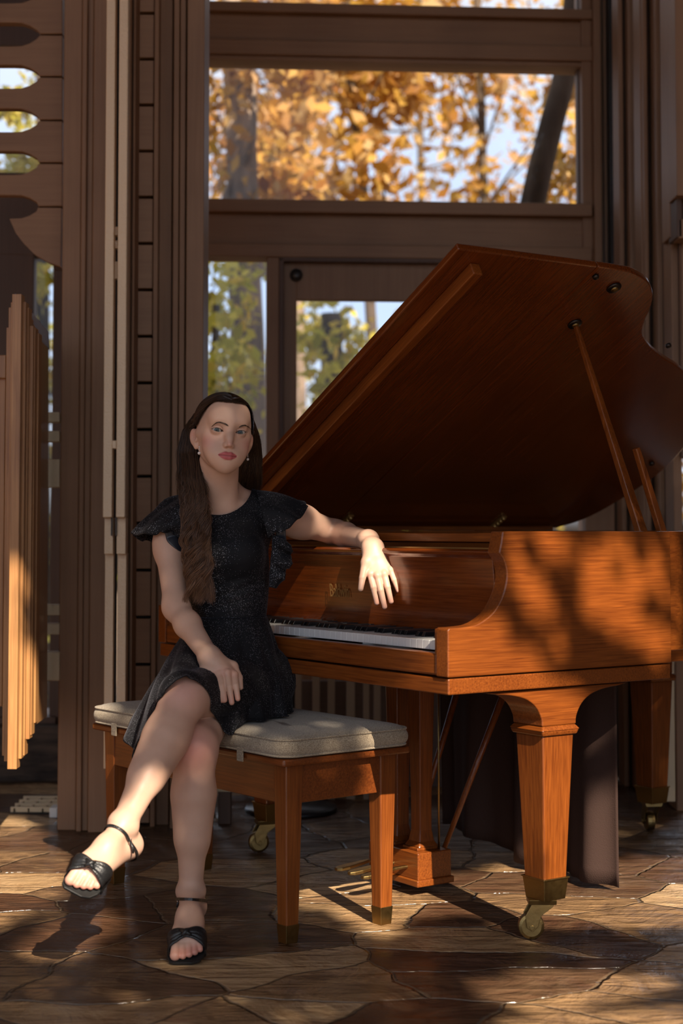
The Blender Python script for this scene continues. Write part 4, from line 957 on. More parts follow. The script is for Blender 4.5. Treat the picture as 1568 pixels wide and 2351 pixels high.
# ---- skin colouring: lips, blush, flushed knees and finger ends
col = np.tile(V3(.60,.37,.27), (len(bv),1))
def tint(c, amt):
    global col
    a = np.clip(amt, 0, 1)[:,None]; col = col*(1-a)+np.array(c)*a
def blob(p, r): return np.exp(-((bv-p)**2).sum(1)/(r*r))
hl = hinv(bv)
for q in (-1, 1): tint((.60,.22,.18), blob(H(q*.046,-.062,-.032), .019)*.75)
tint((.58,.24,.20), blob(H(0,-.112,-.034), .011)*.35)
tint((.60,.25,.22), blob(kneeL+V3(0,-.05,.02), .05)*.45); tint((.60,.20,.18), blob(kneeR+V3(0,-.05,0), .055)*.60)
for t in tpR+tpL+knR+knL: tint((.62,.22,.17), blob(t, .014)*.35)
for ft in (fL, fR):
    for a, m_, t, r_ in ft[3]: tint((.62,.20,.15), blob(t, .016)*.5)
for q in (-1, 1):
    tint((.52,.20,.16), blob(H(q*.077,.008,-.012), .016)*.45)
    ex = (hl[:,0]*q-.031); ez = hl[:,2]
    ring = np.exp(-((ex/.019)**2+((ez-.002)/.0105)**2)**3)*(hl[:,1] < -.06)
    tint((.36,.17,.13), ring*.24)
    up_ = np.exp(-((ez-(.0056*(1-(ex/.0150)**2)+ex*.10))/.0011)**2)*(np.abs(ex) < .0152)*(hl[:,1] < -.07)
    tint((.05,.025,.02), up_*.95)
    lo_ = np.exp(-((ez+(.0044*(1-(ex/.0150)**2))-ex*.10)/.0007)**2)*(np.abs(ex) < .0150)*(hl[:,1] < -.07); tint((.12,.06,.05), lo_*.5)
x_, z_ = hl[:,0], hl[:,2]
top = -.0525-.0032*(x_/.024)**2*2.6+np.where(np.abs(x_) < .0055, -.0016*(1-np.abs(x_)/.0055), 0); bot = -.0742+.0092*(x_/.0235)**2
lip = 1/(1+np.exp(-np.minimum(np.minimum(top-z_, z_-bot), (.0242-np.abs(x_)))/.0004)); lip *= (hl[:,1] < -.080)
tint((.46,.09,.10), lip*.95); tint((.16,.03,.03), np.exp(-((z_+.0630)/.0009)**2)*(np.abs(x_) < .0235)*(hl[:,1] < -.08)*.8)
def skin_mat():
    m = bpy.data.materials.new('skin'); m.use_nodes = True; nt = m.node_tree; N = nt.nodes; L = nt.links; b = N['Principled BSDF']
    a = N.new('ShaderNodeVertexColor'); a.layer_name = 'tint'
    t = N.new('ShaderNodeTexCoord'); n_ = N.new('ShaderNodeTexNoise'); n_.inputs['Scale'].default_value = 28; n_.inputs['Detail'].default_value = 5; L.new(t.outputs['Object'], n_.inputs[0])
    mr = N.new('ShaderNodeMapRange'); mr.inputs['To Min'].default_value = .90; mr.inputs['To Max'].default_value = 1.08; L.new(n_.outputs['Fac'], mr.inputs['Value'])
    vm = N.new('ShaderNodeVectorMath'); vm.operation = 'SCALE'; L.new(a.outputs[0], vm.inputs[0]); L.new(mr.outputs[0], vm.inputs['Scale']); L.new(vm.outputs[0], b.inputs['Base Color'])
    b.inputs['Roughness'].default_value = .46; b.inputs['Specular IOR Level'].default_value = .4
    b.inputs['Subsurface Weight'].default_value = .12; b.inputs['Subsurface Radius'].default_value = (1,.35,.2); b.inputs['Subsurface Scale'].default_value = .006
    n2 = N.new('ShaderNodeTexNoise'); n2.inputs['Scale'].default_value = 900; L.new(t.outputs['Object'], n2.inputs[0])
    bb = N.new('ShaderNodeBump'); bb.inputs['Strength'].default_value = .12; bb.inputs['Distance'].default_value = .0006; L.new(n2.outputs['Fac'], bb.inputs['Height']); L.new(bb.outputs[0], b.inputs['Normal'])
    return m
M['skin'] = skin_mat()
person = np_mesh('person', bv, bf, M['skin'], None, True, col)
tag(person, 'young woman in a black glitter dress seated cross-legged with one arm on the piano', 'person')
# eyes
def eye_mat():
    m = bpy.data.materials.new('eye'); m.use_nodes = True; nt = m.node_tree; N = nt.nodes; L = nt.links; b = N['Principled BSDF']
    t = N.new('ShaderNodeTexCoord'); sp = N.new('ShaderNodeSeparateXYZ'); L.new(t.outputs['Object'], sp.inputs[0])
    vm = N.new('ShaderNodeVectorMath'); vm.operation = 'LENGTH'; cb = N.new('ShaderNodeCombineXYZ'); L.new(sp.outputs[0], cb.inputs[0]); L.new(sp.outputs[2], cb.inputs[1]); L.new(cb.outputs[0], vm.inputs[0])
    mr = N.new('ShaderNodeMapRange'); mr.inputs['From Max'].default_value = .0128; L.new(vm.outputs['Value'], mr.inputs['Value'])
    r = N.new('ShaderNodeValToRGB'); r.color_ramp.interpolation = 'LINEAR'; E = r.color_ramp.elements
    E[0].position = 0; E[0].color = (.004,.004,.004,1); E[1].position = 1; E[1].color = (.40,.33,.30,1)
    for p, c in ((.20,(.004,.004,.004)),(.25,(.045,.06,.06)),(.42,(.065,.09,.095)),(.50,(.012,.016,.02)),(.55,(.42,.37,.34))): q = E.new(p); q.color = (*c,1)
    L.new(mr.outputs[0], r.inputs[0]); L.new(r.outputs[0], b.inputs['Base Color']); b.inputs['Roughness'].default_value = .08; b.inputs['Specular IOR Level'].default_value = .35; return m
M['eye'] = eye_mat()
for q in (-1, 1):
    mb = MB(); mb.lathe([(.0128*math.sin(math.pi*i/24), -.0128*math.cos(math.pi*i/24)) for i in range(25)], (0,0,0), 32, 'y')
    o = mb.build('eye', M['eye'], person, smooth=True); p = H(q*.0310,-.0748,0.0)
    d = np.array([0,0,1.0])-p; d /= np.linalg.norm(d); yb = -d; xb = np.cross(yb, [0,0,1]); xb /= np.linalg.norm(xb); zb = np.cross(xb, yb)
    o.matrix_basis = Matrix(((xb[0],yb[0],zb[0],p[0]),(xb[1],yb[1],zb[1],p[1]),(xb[2],yb[2],zb[2],p[2]),(0,0,0,1)))
def surf(p, d=(0,-1,0), only=None, n_=14, off=0):
    """march from p along -d onto the body surface"""
    p = np.array(p, float); d = np.array(d, float)
    for _ in range(n_): p = p-d*float(BODY.val(p[None,None,:], only=only)[0,0]-off)
    return p
def grad(P, only=None, e=.0012):
    P = np.asarray(P); g = np.stack([BODY.val((P+e*V3(*u))[:,None,:], only=only)[:,0]-BODY.val((P-e*V3(*u))[:,None,:], only=only)[:,0] for u in ((1,0,0),(0,1,0),(0,0,1))], 1)
    return g/np.maximum(np.linalg.norm(g, axis=1, keepdims=True), 1e-9)
def push(P, off, only=None, it=4):
    """lift points that lie closer than off to the body"""
    P = np.array(P, float)
    for _ in range(it):
        d = BODY.val(P[:,None,:], only=only)[:,0]; need = np.maximum(off-d, 0); m_ = need > 0
        if not m_.any(): break
        P[m_] += grad(P[m_], only)*need[m_][:,None]
    return P
# ================================================================= DRESS
def glitter_mat():
    m = bpy.data.materials.new('black_glitter_velvet'); m.use_nodes = True; nt = m.node_tree; N = nt.nodes; L = nt.links; b = N['Principled BSDF']
    b.inputs['Base Color'].default_value = (.006,.006,.008,1); b.inputs['Roughness'].default_value = .75; b.inputs['Specular IOR Level'].default_value = .25
    b.inputs['Sheen Weight'].default_value = .09; b.inputs['Sheen Roughness'].default_value = .35; b.inputs['Sheen Tint'].default_value = (.6,.62,.75,1)
    t = N.new('ShaderNodeTexCoord')
    v = N.new('ShaderNodeTexVoronoi'); v.inputs['Scale'].default_value = 760; L.new(t.outputs['Object'], v.inputs['Vector'])
    sp = N.new('ShaderNodeSeparateColor'); L.new(v.outputs['Color'], sp.inputs[0])
    n = N.new('ShaderNodeTexNoise'); n.inputs['Scale'].default_value = 14; n.inputs['Detail'].default_value = 3; L.new(t.outputs['Object'], n.inputs[0])
    th = N.new('ShaderNodeMapRange'); th.inputs['From Min'].default_value = .38; th.inputs['From Max'].default_value = .68; th.inputs['To Min'].default_value = .985; th.inputs['To Max'].default_value = .76; L.new(n.outputs['Fac'], th.inputs['Value'])
    gt = N.new('ShaderNodeMath'); gt.operation = 'GREATER_THAN'; L.new(sp.outputs[0], gt.inputs[0]); L.new(th.outputs[0], gt.inputs[1])
    ds = N.new('ShaderNodeMath'); ds.operation = 'LESS_THAN'; ds.inputs[1].default_value = .36; L.new(v.outputs['Distance'], ds.inputs[0])
    ml = N.new('ShaderNodeMath'); ml.operation = 'MULTIPLY'; L.new(gt.outputs[0], ml.inputs[0]); L.new(ds.outputs[0], ml.inputs[1])
    g = N.new('ShaderNodeBsdfPrincipled'); g.inputs['Base Color'].default_value = (.75,.76,.85,1); g.inputs['Metallic'].default_value = .55; g.inputs['Roughness'].default_value = .35
    # each flake tilts its own way
    nm = N.new('ShaderNodeNewGeometry'); vs_ = N.new('ShaderNodeVectorMath'); vs_.operation = 'SUBTRACT'; vs_.inputs[1].default_value = (.5,.5,.5); L.new(v.outputs['Color'], vs_.inputs[0])
    va = N.new('ShaderNodeVectorMath'); va.operation = 'MULTIPLY_ADD'; va.inputs[1].default_value = (1.1,1.1,1.1); L.new(vs_.outputs[0], va.inputs[0]); L.new(nm.outputs['Normal'], va.inputs[2])
    vn = N.new('ShaderNodeVectorMath'); vn.operation = 'NORMALIZE'; L.new(va.outputs[0], vn.inputs[0]); L.new(vn.outputs[0], g.inputs['Normal'])
    mx = N.new('ShaderNodeMixShader'); L.new(ml.outputs[0], mx.inputs[0]); L.new(b.outputs[0], mx.inputs[1]); L.new(g.outputs[0], mx.inputs[2]); L.new(mx.outputs[0], N['Material Output'].inputs[0])
    return m
M['glit'] = glitter_mat()
M['lining'] = mat('dark_satin_lining', (.018,.02,.028), .35)
v, f = polygonise(BODY, V3(-.49,4.05,.70), V3(-.14,4.42,1.16), .004, .0065, only=[0,HEADCH+3,HEADCH+4])
nc = atn(503,1118,4.2); c_ = v[f].mean(1)
inn = (((c_[:,0]-nc[0])/.086)**2+((c_[:,2]-nc[2])/.076)**2 < 1) | ((np.abs(c_[:,0]-nc[0]) < .086) & (c_[:,2] > nc[2]))
tor = BODY.val(c_[:,None,:], only=[0])[:,0]
kp = ~inn & (c_[:,2] > .745) & (c_[:,0] > -.480) & (c_[:,0] < -.150) & ~((tor > .012) & (c_[:,2] < 1.035))
v, f = compact(v, f[kp])
# draw the neckline edge onto a clean curve
ed_ = np.sort(np.concatenate([f[:,[0,1]],f[:,[1,2]],f[:,[2,3]],f[:,[3,0]]]), axis=1); uq, cn_ = np.unique(ed_, axis=0, return_counts=True); bd = np.zeros(len(v), bool); bd[uq[cn_ == 1].ravel()] = True
e2 = np.sqrt(((v[:,0]-nc[0])/.086)**2+((v[:,2]-nc[2])/.076)**2); near = bd & (e2 < 1.25) & (v[:,2] < nc[2]+.004)
s_ = .985/e2; v[near,0] = nc[0]+(v[near,0]-nc[0])*s_[near]; v[near,2] = nc[2]+(v[near,2]-nc[2])*s_[near]
# gathered tucks across the waist
tk = np.exp(-((v[:,2]-.835)/.05)**2)*.0022*np.sin((v[:,2]+(v[:,0]+.3)*-.35)*210); v[:,1] -= tk*(v[:,1] < 4.23)
dress = np_mesh('dress', v, f, M['glit'], person)
so_ = dress.modifiers.new('solid', 'SOLIDIFY'); so_.thickness = .002
legch = [i for i in range(len(BODY.chains))][:5]
hem = [(0,662,1646,4.22),(20,661,1664,4.14),(40,640,1661,4.08),(60,600,1664,4.03),(75,562,1671,3.985),(88,533,1688,3.945),(95,512,1680,3.925),(102,494,1650,3.90),(112,480,1618,3.865),(124,466,1583,3.82),(136,448,1558,3.79),(150,425,1549,3.775),(162,402,1560,3.77),(172,385,1590,3.785),(180,366,1622,3.82),(188,344,1660,3.86),(196,322,1702,3.91),(203,305,1750,3.96),(212,294,1715,4.02),(222,288,1698,4.10),(236,302,1638,4.25),(255,360,1630,4.42),(285,470,1625,4.47),(315,580,1626,4.44),(340,650,1632,4.34)]
na, ns = 300, 56
ha = np.array([h[0] for h in hem]+[360+hem[0][0]]); hp = np.array([atn(*h[1:]) for h in hem]+[atn(*hem[0][1:])])
th_ = np.linspace(0, 360, na, endpoint=False)
Hm = np.stack([np.interp(th_, ha, hp[:,i]) for i in range(3)], 1)
for _ in range(2): Hm = (np.roll(Hm,1,0)+2*Hm+np.roll(Hm,-1,0))/4
wc = atn(530,1428,4.22); rad_ = np.radians(th_)
Wt = np.stack([wc[0]+.0960*np.cos(rad_), wc[1]-.087*np.sin(rad_), np.full(na, wc[2]+.016)], 1)
outd = np.stack([np.cos(rad_), -np.sin(rad_), np.zeros(na)], 1)
pts = []
for j in range(ns+1):
    s_ = j/ns
    bul = 4*s_*(1-s_)
    lap = np.exp(-((th_-140)/50)**2)
    fold = (.0125*np.sin(rad_*13+1.0+.8*np.sin(s_*3))+.005*np.sin(rad_*23+2*s_))*s_**1.3*(1-.75*np.exp(-((th_-150)/22)**2))
    P = Wt*(1-s_)+Hm*s_+outd*(bul*(.010+.028*np.exp(-((th_-205)/28)**2))+fold)[:,None]+np.array([0,0,1.])*(bul*(.002-.040*lap))[:,None]
    pts.append(P)
P = np.array(pts); P[1:] = push(P[1:].reshape(-1,3), .0065, only=[0,HEADCH+1,HEADCH+2]).reshape(ns,na,3)
# cloth rests on the cushion
Rb = np.array(Matrix.Rotation(-BA, 3, 'Z')); loc = (P-np.array(BC))@Rb.T
on = (np.abs(loc[...,0]) < BL+.012) & (np.abs(loc[...,1]) < BW+.012)
P[...,2] = np.where(on, np.maximum(P[...,2], .517+.003*np.sin(loc[...,0]*60)), P[...,2])
for _ in range(3): P[2:-1] = (P[1:-2]+2*P[2:-1]+P[3:])/4; P = (np.roll(P,1,1)+4*P+np.roll(P,-1,1))/6
P[1:] = push(P[1:].reshape(-1,3), .0045, only=[0,HEADCH+1,HEADCH+2]).reshape(ns,na,3)
for _ in range(6):
    d = BODY.val(P.reshape(-1,1,3), only=[HEADCH+3])[:,0]; need = np.maximum(.0055-d, 0); need = np.where(P.reshape(-1,3)[:,2] > .9, 0, need); P = P+(need[:,None]*V3(.1,.75,-.65)).reshape(P.shape)
qf = np.array([(j*na+i, j*na+(i+1)%na, (j+1)*na+(i+1)%na, (j+1)*na+i) for j in range(ns) for i in range(na)])
skirt = np_mesh('skirt', P.reshape(-1,3), qf[:,::-1], M['glit'], dress)
so_ = skirt.modifiers.new('solid', 'SOLIDIFY'); so_.thickness = .0025; so_.offset = 1
def strip(name, A, B, m, par, n=70, k=14, puff=.0, rip=0, rf=20, only=None, off=.004, pd=(0,0,0), thick=.002):
    A = np.array(catmull(A, 20)); B = np.array(catmull(B, 20))
    def rs(Q): t = np.linspace(0, len(Q)-1, n); i = np.arange(len(Q)); return np.stack([np.interp(t, i, Q[:,c]) for c in range(3)], 1)
    A, B = rs(A), rs(B); out = []
    pd = np.array(pd, float); tt = np.linspace(0,1,n)
    for j in range(k+1):
        s_ = j/k; Q = A*(1-s_)+B*s_+pd*(4*s_*(1-s_)*puff)
        nr = np.cross(B-A, np.gradient(Q, axis=0)); nr /= np.maximum(np.linalg.norm(nr, axis=1, keepdims=True), 1e-9)
        Q = Q+nr*(rip*s_*np.sin(tt*rf))[:,None]; out.append(Q)
    Q = np.array(out)
    if off is not None: Q = push(Q.reshape(-1,3), off, only=only).reshape(k+1,n,3)
    f = np.array([(j*n+i, j*n+i+1, (j+1)*n+i+1, (j+1)*n+i) for j in range(k) for i in range(n-1)])
    o = np_mesh(name, Q.reshape(-1,3), f, m, par); z = o.modifiers.new('solid', 'SOLIDIFY'); z.thickness = thick; z.offset = 0
    return o
# cap sleeves
strip('sleeve', [atn(420,1246,4.165), atn(420,1200,4.150), atn(420,1158,4.18), atn(422,1137,4.25), atn(405,1150,4.32), atn(402,1220,4.34)],
      [atn(398,1228,4.165), atn(372,1221,4.165), atn(340,1229,4.185), atn(303,1225,4.245), atn(322,1240,4.30), atn(352,1246,4.35)], M['glit'], dress, puff=.012, rip=.007, rf=26, off=.0045, pd=(-.5,-.1,.8))
strip('sleeve', [atn(616,1236,4.155), atn(606,1198,4.145), atn(598,1158,4.165), atn(590,1127,4.235), atn(606,1140,4.31), atn(620,1190,4.34)],
      [atn(640,1226,4.145), atn(664,1211,4.14), atn(688,1190,4.165), atn(706,1167,4.225), atn(695,1172,4.30), atn(672,1215,4.35)], M['glit'], dress, puff=.012, rip=.006, rf=24, off=.0045, pd=(.4,-.1,.8))
strip('lining_flap', [atn(632,1215,4.17), atn(634,1232,4.17), atn(640,1262,4.18)], [atn(656,1214,4.165), atn(657,1236,4.17), atn(662,1262,4.185)], M['lining'], dress, n=24, k=6, off=.003)
strip('lining_flap', [atn(412,1212,4.18), atn(410,1240,4.18), atn(412,1270,4.18)], [atn(378,1222,4.17), atn(385,1245,4.175), atn(404,1268,4.18)], M['lining'], dress, n=24, k=6, off=.003)
strip('ruffle', [atn(626,1228,4.165), atn(624,1262,4.155), atn(620,1300,4.16), atn(618,1348,4.17)],
      [atn(656,1240,4.145), atn(674,1262,4.13), atn(666,1277,4.17), atn(672,1293,4.14), atn(657,1309,4.17), atn(655,1328,4.145), atn(634,1347,4.17)], M['glit'], dress, n=80, k=10, puff=.01, rip=.005, rf=30, off=.003, pd=(0,-1,0))

# ================================================================= HAIR
def hair_mat(name, c0, c1):
    m = bpy.data.materials.new(name); m.use_nodes = True; nt = m.node_tree; N = nt.nodes; L = nt.links; b = N['Principled BSDF']
    g = N.new('ShaderNodeNewGeometry'); r = N.new('ShaderNodeValToRGB'); r.color_ramp.elements[0].color = (*c0,1); r.color_ramp.elements[1].color = (*c1,1)
    L.new(g.outputs['Random Per Island'], r.inputs[0]); L.new(r.outputs[0], b.inputs['Base Color']); b.inputs['Roughness'].default_value = .38; b.inputs['Specular IOR Level'].default_value = .5
    return m
M['hair'] = hair_mat('brown_hair', (.022,.011,.007), (.085,.042,.022))
nt = M['hair'].node_tree; N = nt.nodes; L = nt.links; t = N.new('ShaderNodeTexCoord'); sz = N.new('ShaderNodeSeparateXYZ'); L.new(t.outputs['Object'], sz.inputs[0])
mr = N.new('ShaderNodeMapRange'); mr.inputs['From Min'].default_value = 1.14; mr.inputs['From Max'].default_value = .90; mr.inputs['To Min'].default_value = 1.0; mr.inputs['To Max'].default_value = 2.8; L.new(sz.outputs[2], mr.inputs['Value'])
sc_ = N.new('ShaderNodeVectorMath'); sc_.operation = 'SCALE'; L.new([n for n in N if n.type == 'VALTORGB'][0].outputs[0], sc_.inputs[0]); L.new(mr.outputs[0], sc_.inputs['Scale']); L.new(sc_.outputs[0], N['Principled BSDF'].inputs['Base Color'])
M['brow'] = hair_mat('eyebrow_hair', (.03,.016,.010), (.09,.05,.03))
def strands(paths, radii, m, name, par, taper=.35):
    """many thin three-sided hairs as one mesh; paths (n, k, 3)"""
    n, k, _ = paths.shape
    T = np.gradient(paths, axis=1); T /= np.maximum(np.linalg.norm(T, axis=2, keepdims=True), 1e-9)
    up = np.tile(V3(.3,-.9,.2), (n,k,1)); A = np.cross(T, up); A /= np.maximum(np.linalg.norm(A, axis=2, keepdims=True), 1e-9); Bv = np.cross(A, T)
    prof = np.minimum(1, np.minimum(np.linspace(.3,3,k), np.linspace(3, taper, k)))[None,:,None]
    rings = [paths+(A*math.cos(a)+Bv*math.sin(a))*(np.array(radii)[:,None,None]*prof) for a in (0, 2.094, 4.189)]
    vs = np.stack(rings, 2).reshape(-1,3); base = (np.arange(n)[:,None]*k+np.arange(k-1)[None,:]).reshape(-1)*3; fs = []
    for i in range(3):
        j = (i+1) % 3; fs.append(np.stack([base+i, base+j, base+3+j, base+3+i], 1))
    return np_mesh(name, vs, np.concatenate(fs), m, par)
def inter(C_, t):
    C_ = np.array(C_); x_ = np.linspace(0, 1, len(C_)); return np.stack([np.interp(t, x_, C_[:,i]) for i in range(C_.shape[1])], -1)
hairroot = None
# scalp cap
v, f = polygonise(BODY, OH+V3(-.12,-.13,-.11), OH+V3(.12,.13,.13), .0022, .0035, only=[HEADCH])
def hairmask(P):
    l = hinv(P); y_, z_ = l[:,1], l[:,2]; yb = np.where(z_ > .074, -1, -.066+(.074-z_)*.78); yb = np.where(z_ < .012, np.maximum(yb, .022), yb)
    return (y_ > yb) & (z_ > -.085)
c_ = v[f].mean(1); v, f = compact(v, f[hairmask(c_)]); hair = np_mesh('hair', v, f, M['hair'], person)
rg2 = np.random.RandomState(5)
def on_skull(P, off, it=5):
    sh = P.shape; Q = P.reshape(-1,3).copy()
    for _ in range(it):
        d = BODY.val(Q[:,None,:], only=[HEADCH])[:,0]; Q += grad(Q, [HEADCH])*(off-d)[:,None]
    return Q.reshape(sh)
# combed back from the parting and the hairline on both sides
def hairline(u, q):   # u 0 at the parting front .. 1 at the temple before the ear
    pts_ = [(.000,-.078,.0745),(.018,-.076,.0720),(.036,-.066,.0635),(.051,-.050,.0480),(.061,-.034,.0280),(.066,-.016,.0080),(.070,.004,-.004)]
    a = inter(pts_, u); return np.stack([a[...,0]*q, a[...,1], a[...,2]], -1)
for q, nS in ((-1, 1100), (1, 800)):
    u = rg2.rand(nS); frm = rg2.rand(nS) < .45
    st = hairline(u, q); par_ = np.stack([np.full(nS, q*.0012)+.0, -.078+u*.115, np.full(nS, .10)], -1); st = np.where(frm[:,None], st, par_)
    G = V3(q*.072, .042, .004)+rg2.normal(size=(nS,3))*.006
    mid_ = (st+G)/2+np.stack([q*(.018+.012*rg2.rand(nS)), np.zeros(nS), .030*np.ones(nS)], -1)
    t = np.linspace(0,1,22)[None,:,None]; Pth = (1-t)**2*st[:,None]+2*t*(1-t)*mid_[:,None]+t*t*G[:,None]
    W_ = OH+Pth@Rh.T; W_ = on_skull(W_, .0052+0*W_[...,:1].mean(), 4)
    W_ += rg2.normal(size=(nS,1,3))*.0007
    strands(W_, .0004+.0004*rg2.rand(nS), M['hair'], 'hair_strands', hair)
# twisted side section
for q in (-1, 1):
    t = np.linspace(0,1,30); cpath = inter([(q*.058,-.012,.048),(q*.071,.010,.038),(q*.077,.028,.022),(q*.078,.040,.004),(q*.074,.048,-.020)], t); pp_ = []
    for i in range(90):
        ph = rg2.randint(0,3)*2.094+rg2.normal()*.35; r_ = .0075*np.sqrt(rg2.rand()); r2 = .004
        a = t*9+ph; pp_.append(cpath+np.stack([np.cos(a)*r_*q+np.cos(a)*r2*.3, np.sin(a)*r_*.6, np.sin(a)*r_], -1)*np.minimum(1, .35+t*1.4)[:,None])
    W_ = OH+np.array(pp_)@Rh.T; strands(W_, .0007+.0006*rg2.rand(90), M['hair'], 'hair_twist', hair)
# long wavy fall over the shoulder (picture left)
def fall(cen, wid, dep, n, k, nlock, amp0, amp1, wave, seed, m, name, radius=.0007, curl_from=.45, frizz=.0015, tightk=.18):
    r = np.random.RandomState(seed); t = np.linspace(0,1,k); C_ = inter(cen, t); w_ = np.interp(t, np.linspace(0,1,len(wid)), wid); lk = r.rand(nlock,2)*2-1; ph = r.rand(nlock)*6.28; fr = wave*(.8+.4*r.rand(nlock)); out = []
    for i in range(n):
        l = r.randint(nlock); tight = np.clip((t-.2)*1.4, 0, .8)
        o = r.rand(2)*2-1; u = (o[0]*(1-tight)+(lk[l,0]*.85+o[0]*tightk)*tight); vv = (o[1]*(1-tight)+(lk[l,1]*.8+o[1]*tightk)*tight)
        g = np.clip((t-curl_from)/(1-curl_from), 0, 1); A = amp0+(amp1-amp0)*g; a = ph[l]+t*fr[l]*6.28+.25*r.normal()
        L_ = 1-.20*r.rand()*(1 if r.rand() < .7 else 2) * 1.0
        tt = t*L_; Cx = inter(cen, tt)
        P_ = Cx+np.stack([u*w_+np.sin(a)*A, vv*dep+np.cos(a)*A*.8, .25*np.sin(a*1.0+1)*A], -1); P_ += np.cumsum(r.normal(size=(k,3)), 0)*frizz*.12
        out.append(P_)
    W_ = np.array(out); return strands(W_, radius*(.8+.7*r.rand(n)), m, name, hair, .25)
px_ = .00115
cenL = [atn(452,950,4.19), atn(436,990,4.215), atn(430,1040,4.205), atn(436,1095,4.18), atn(446,1150,4.145), atn(450,1205,4.115), atn(450,1262,4.10), atn(455,1320,4.10), atn(462,1385,4.11)]
wL = [.006,.016,.024,.029,.034,.036,.036,.031,.018]
fall(cenL, wL, .020, 2600, 60, 20, .0008, .0120, 4.6, 31, M['hair'], 'long_hair', .00052, .42)
cen2 = [atn(452,950,4.18), atn(438,990,4.20), atn(436,1040,4.185), atn(442,1095,4.15), atn(452,1150,4.12), atn(455,1200,4.10), atn(452,1260,4.086), atn(456,1320,4.083), atn(464,1386,4.10)]
fall(cen2, [.005,.014,.020,.024,.030,.034,.034,.029,.014], .010, 1500, 64, 8, .001, .0200, 5.4, 32, M['hair'], 'curled_hair', .00052, .50, tightk=.10)
# loose ringlets over the ends
r = np.random.RandomState(77); K = 60; t = np.linspace(0,1,K); outp = []
for li in range(22):
    y0_, y1_ = r.uniform(1165,1235), r.uniform(1290,1392); x0_, x1_ = r.uniform(420,482), r.uniform(428,490); d0 = r.uniform(4.095,4.115)
    cp = inter([atn(x0_,y0_,d0), atn((x0_+x1_)/2+r.uniform(-8,8),(y0_+y1_)/2,4.072), atn(x1_,y1_,4.088)], t)
    A = (.004+.010*np.sin(np.pi*np.minimum(t*1.1,1))**.7)*r.uniform(.8,1.2); w_ = r.uniform(1.4,2.3)*6.28; p0_ = r.rand()*6.28
    hx = cp+np.stack([np.sin(p0_+w_*t)*A, np.cos(p0_+w_*t)*A*.7, .3*A*np.sin(p0_+w_*t*.5)], -1)
    for i in range(55):
        o = r.normal(size=3)*.0024*(1+.8*t[:,None]*r.rand()); outp.append(hx+o*np.minimum(1,.4+2*t)[:,None]+np.cumsum(r.normal(size=(K,3)),0)*.00012)
strands(np.array(outp), .0005*(.8+.7*r.rand(len(outp))), M['hair'], 'ringlets', hair, .25)
# hair behind the neck and over the back (picture right)
cenR = [atn(572,950,4.19), atn(580,1000,4.23), atn(577,1045,4.27), atn(574,1090,4.29), atn(570,1140,4.32)]
fall(cenR, [.006,.014,.025,.033,.036], .016, 1600, 36, 14, .001, .003, 2.0, 33, M['hair'], 'long_hair', .00052, .6)
cenB = [OH+Rh@V3(0,.09,-.01), atn(505,1060,4.34), atn(505,1140,4.36), atn(500,1250,4.37)]
fall(cenB, [.05,.055,.06,.05], .012, 700, 30, 12, .001, .006, 2.5, 34, M['hair'], 'long_hair', .001, .6)
# flyaways
def curvehair(pl, n, spread, m, name, rad=.0003, par=None):
    r = np.random.RandomState(len(name)+n); C_ = np.array(catmull(pl, 6)); W_ = C_[None]+np.cumsum(r.normal(size=(n,len(C_),3)), 1)*spread*.25+r.normal(size=(n,1,3))*spread
    return strands(W_, rad*(.7+.6*r.rand(n)), m, name, par or hair)
# eyebrows and lashes
def brow(pts2, name='eyebrow'):
    C_ = np.array([surf(atn(x_, y_, 3.98), (0,-1,0), [HEADCH], 26, .0008) for x_, y_ in pts2]); n = 200; t = rg2.rand(n); out = []
    for ti in t:
        w_ = .0024*(1-.72*ti)*min(1, .5+ti*5); c0 = inter(C_, np.array([ti]))[0]; c1 = inter(C_, np.array([min(1, ti+.12)]))[0]; d = c1-c0+1e-6; d /= np.linalg.norm(d)
        o = (rg2.rand()*2-1)*w_; a = c0+V3(0,0,o); b = a+d*.0052+V3(0,-.0006,.0012*(1-ti)-.0004); out.append([a, (a+b)/2+V3(0,-.0005,0), b])
    out = np.array(out); out = push(out.reshape(-1,3), .0007, only=[HEADCH]).reshape(out.shape); return strands(out, np.full(n, .00036), M['brow'], name, person, .4)
brow([(521,974.5),(512,969.5),(500,965.5),(491,967),(483,973)]); brow([(543,977),(551,973),(559,971.5),(566,974.5),(571.5,981)])
for q in (-1, 1):
    out = []
    for i in range(34):
        x_ = -.0150+.0300*i/33; z_ = .0052*(1-(x_/.0148)**2)+x_*.10; a = H(q*(.031+x_),-.0885+.25*abs(x_)+0.02*0,z_)
        a = H(q*(.031+x_), -.0895+(x_/.0145)**2*.004, z_); b = H(q*(.031+x_*1.22), -.0925+(x_/.0145)**2*.004, z_+.0026+.001*abs(x_)/.015); out.append([a, (a+b)/2+Rh@V3(0,-.0008,-.0012), b])
    strands(np.array(out), np.full(len(out), .0002), M['brow'], 'eyelashes', person, .3)
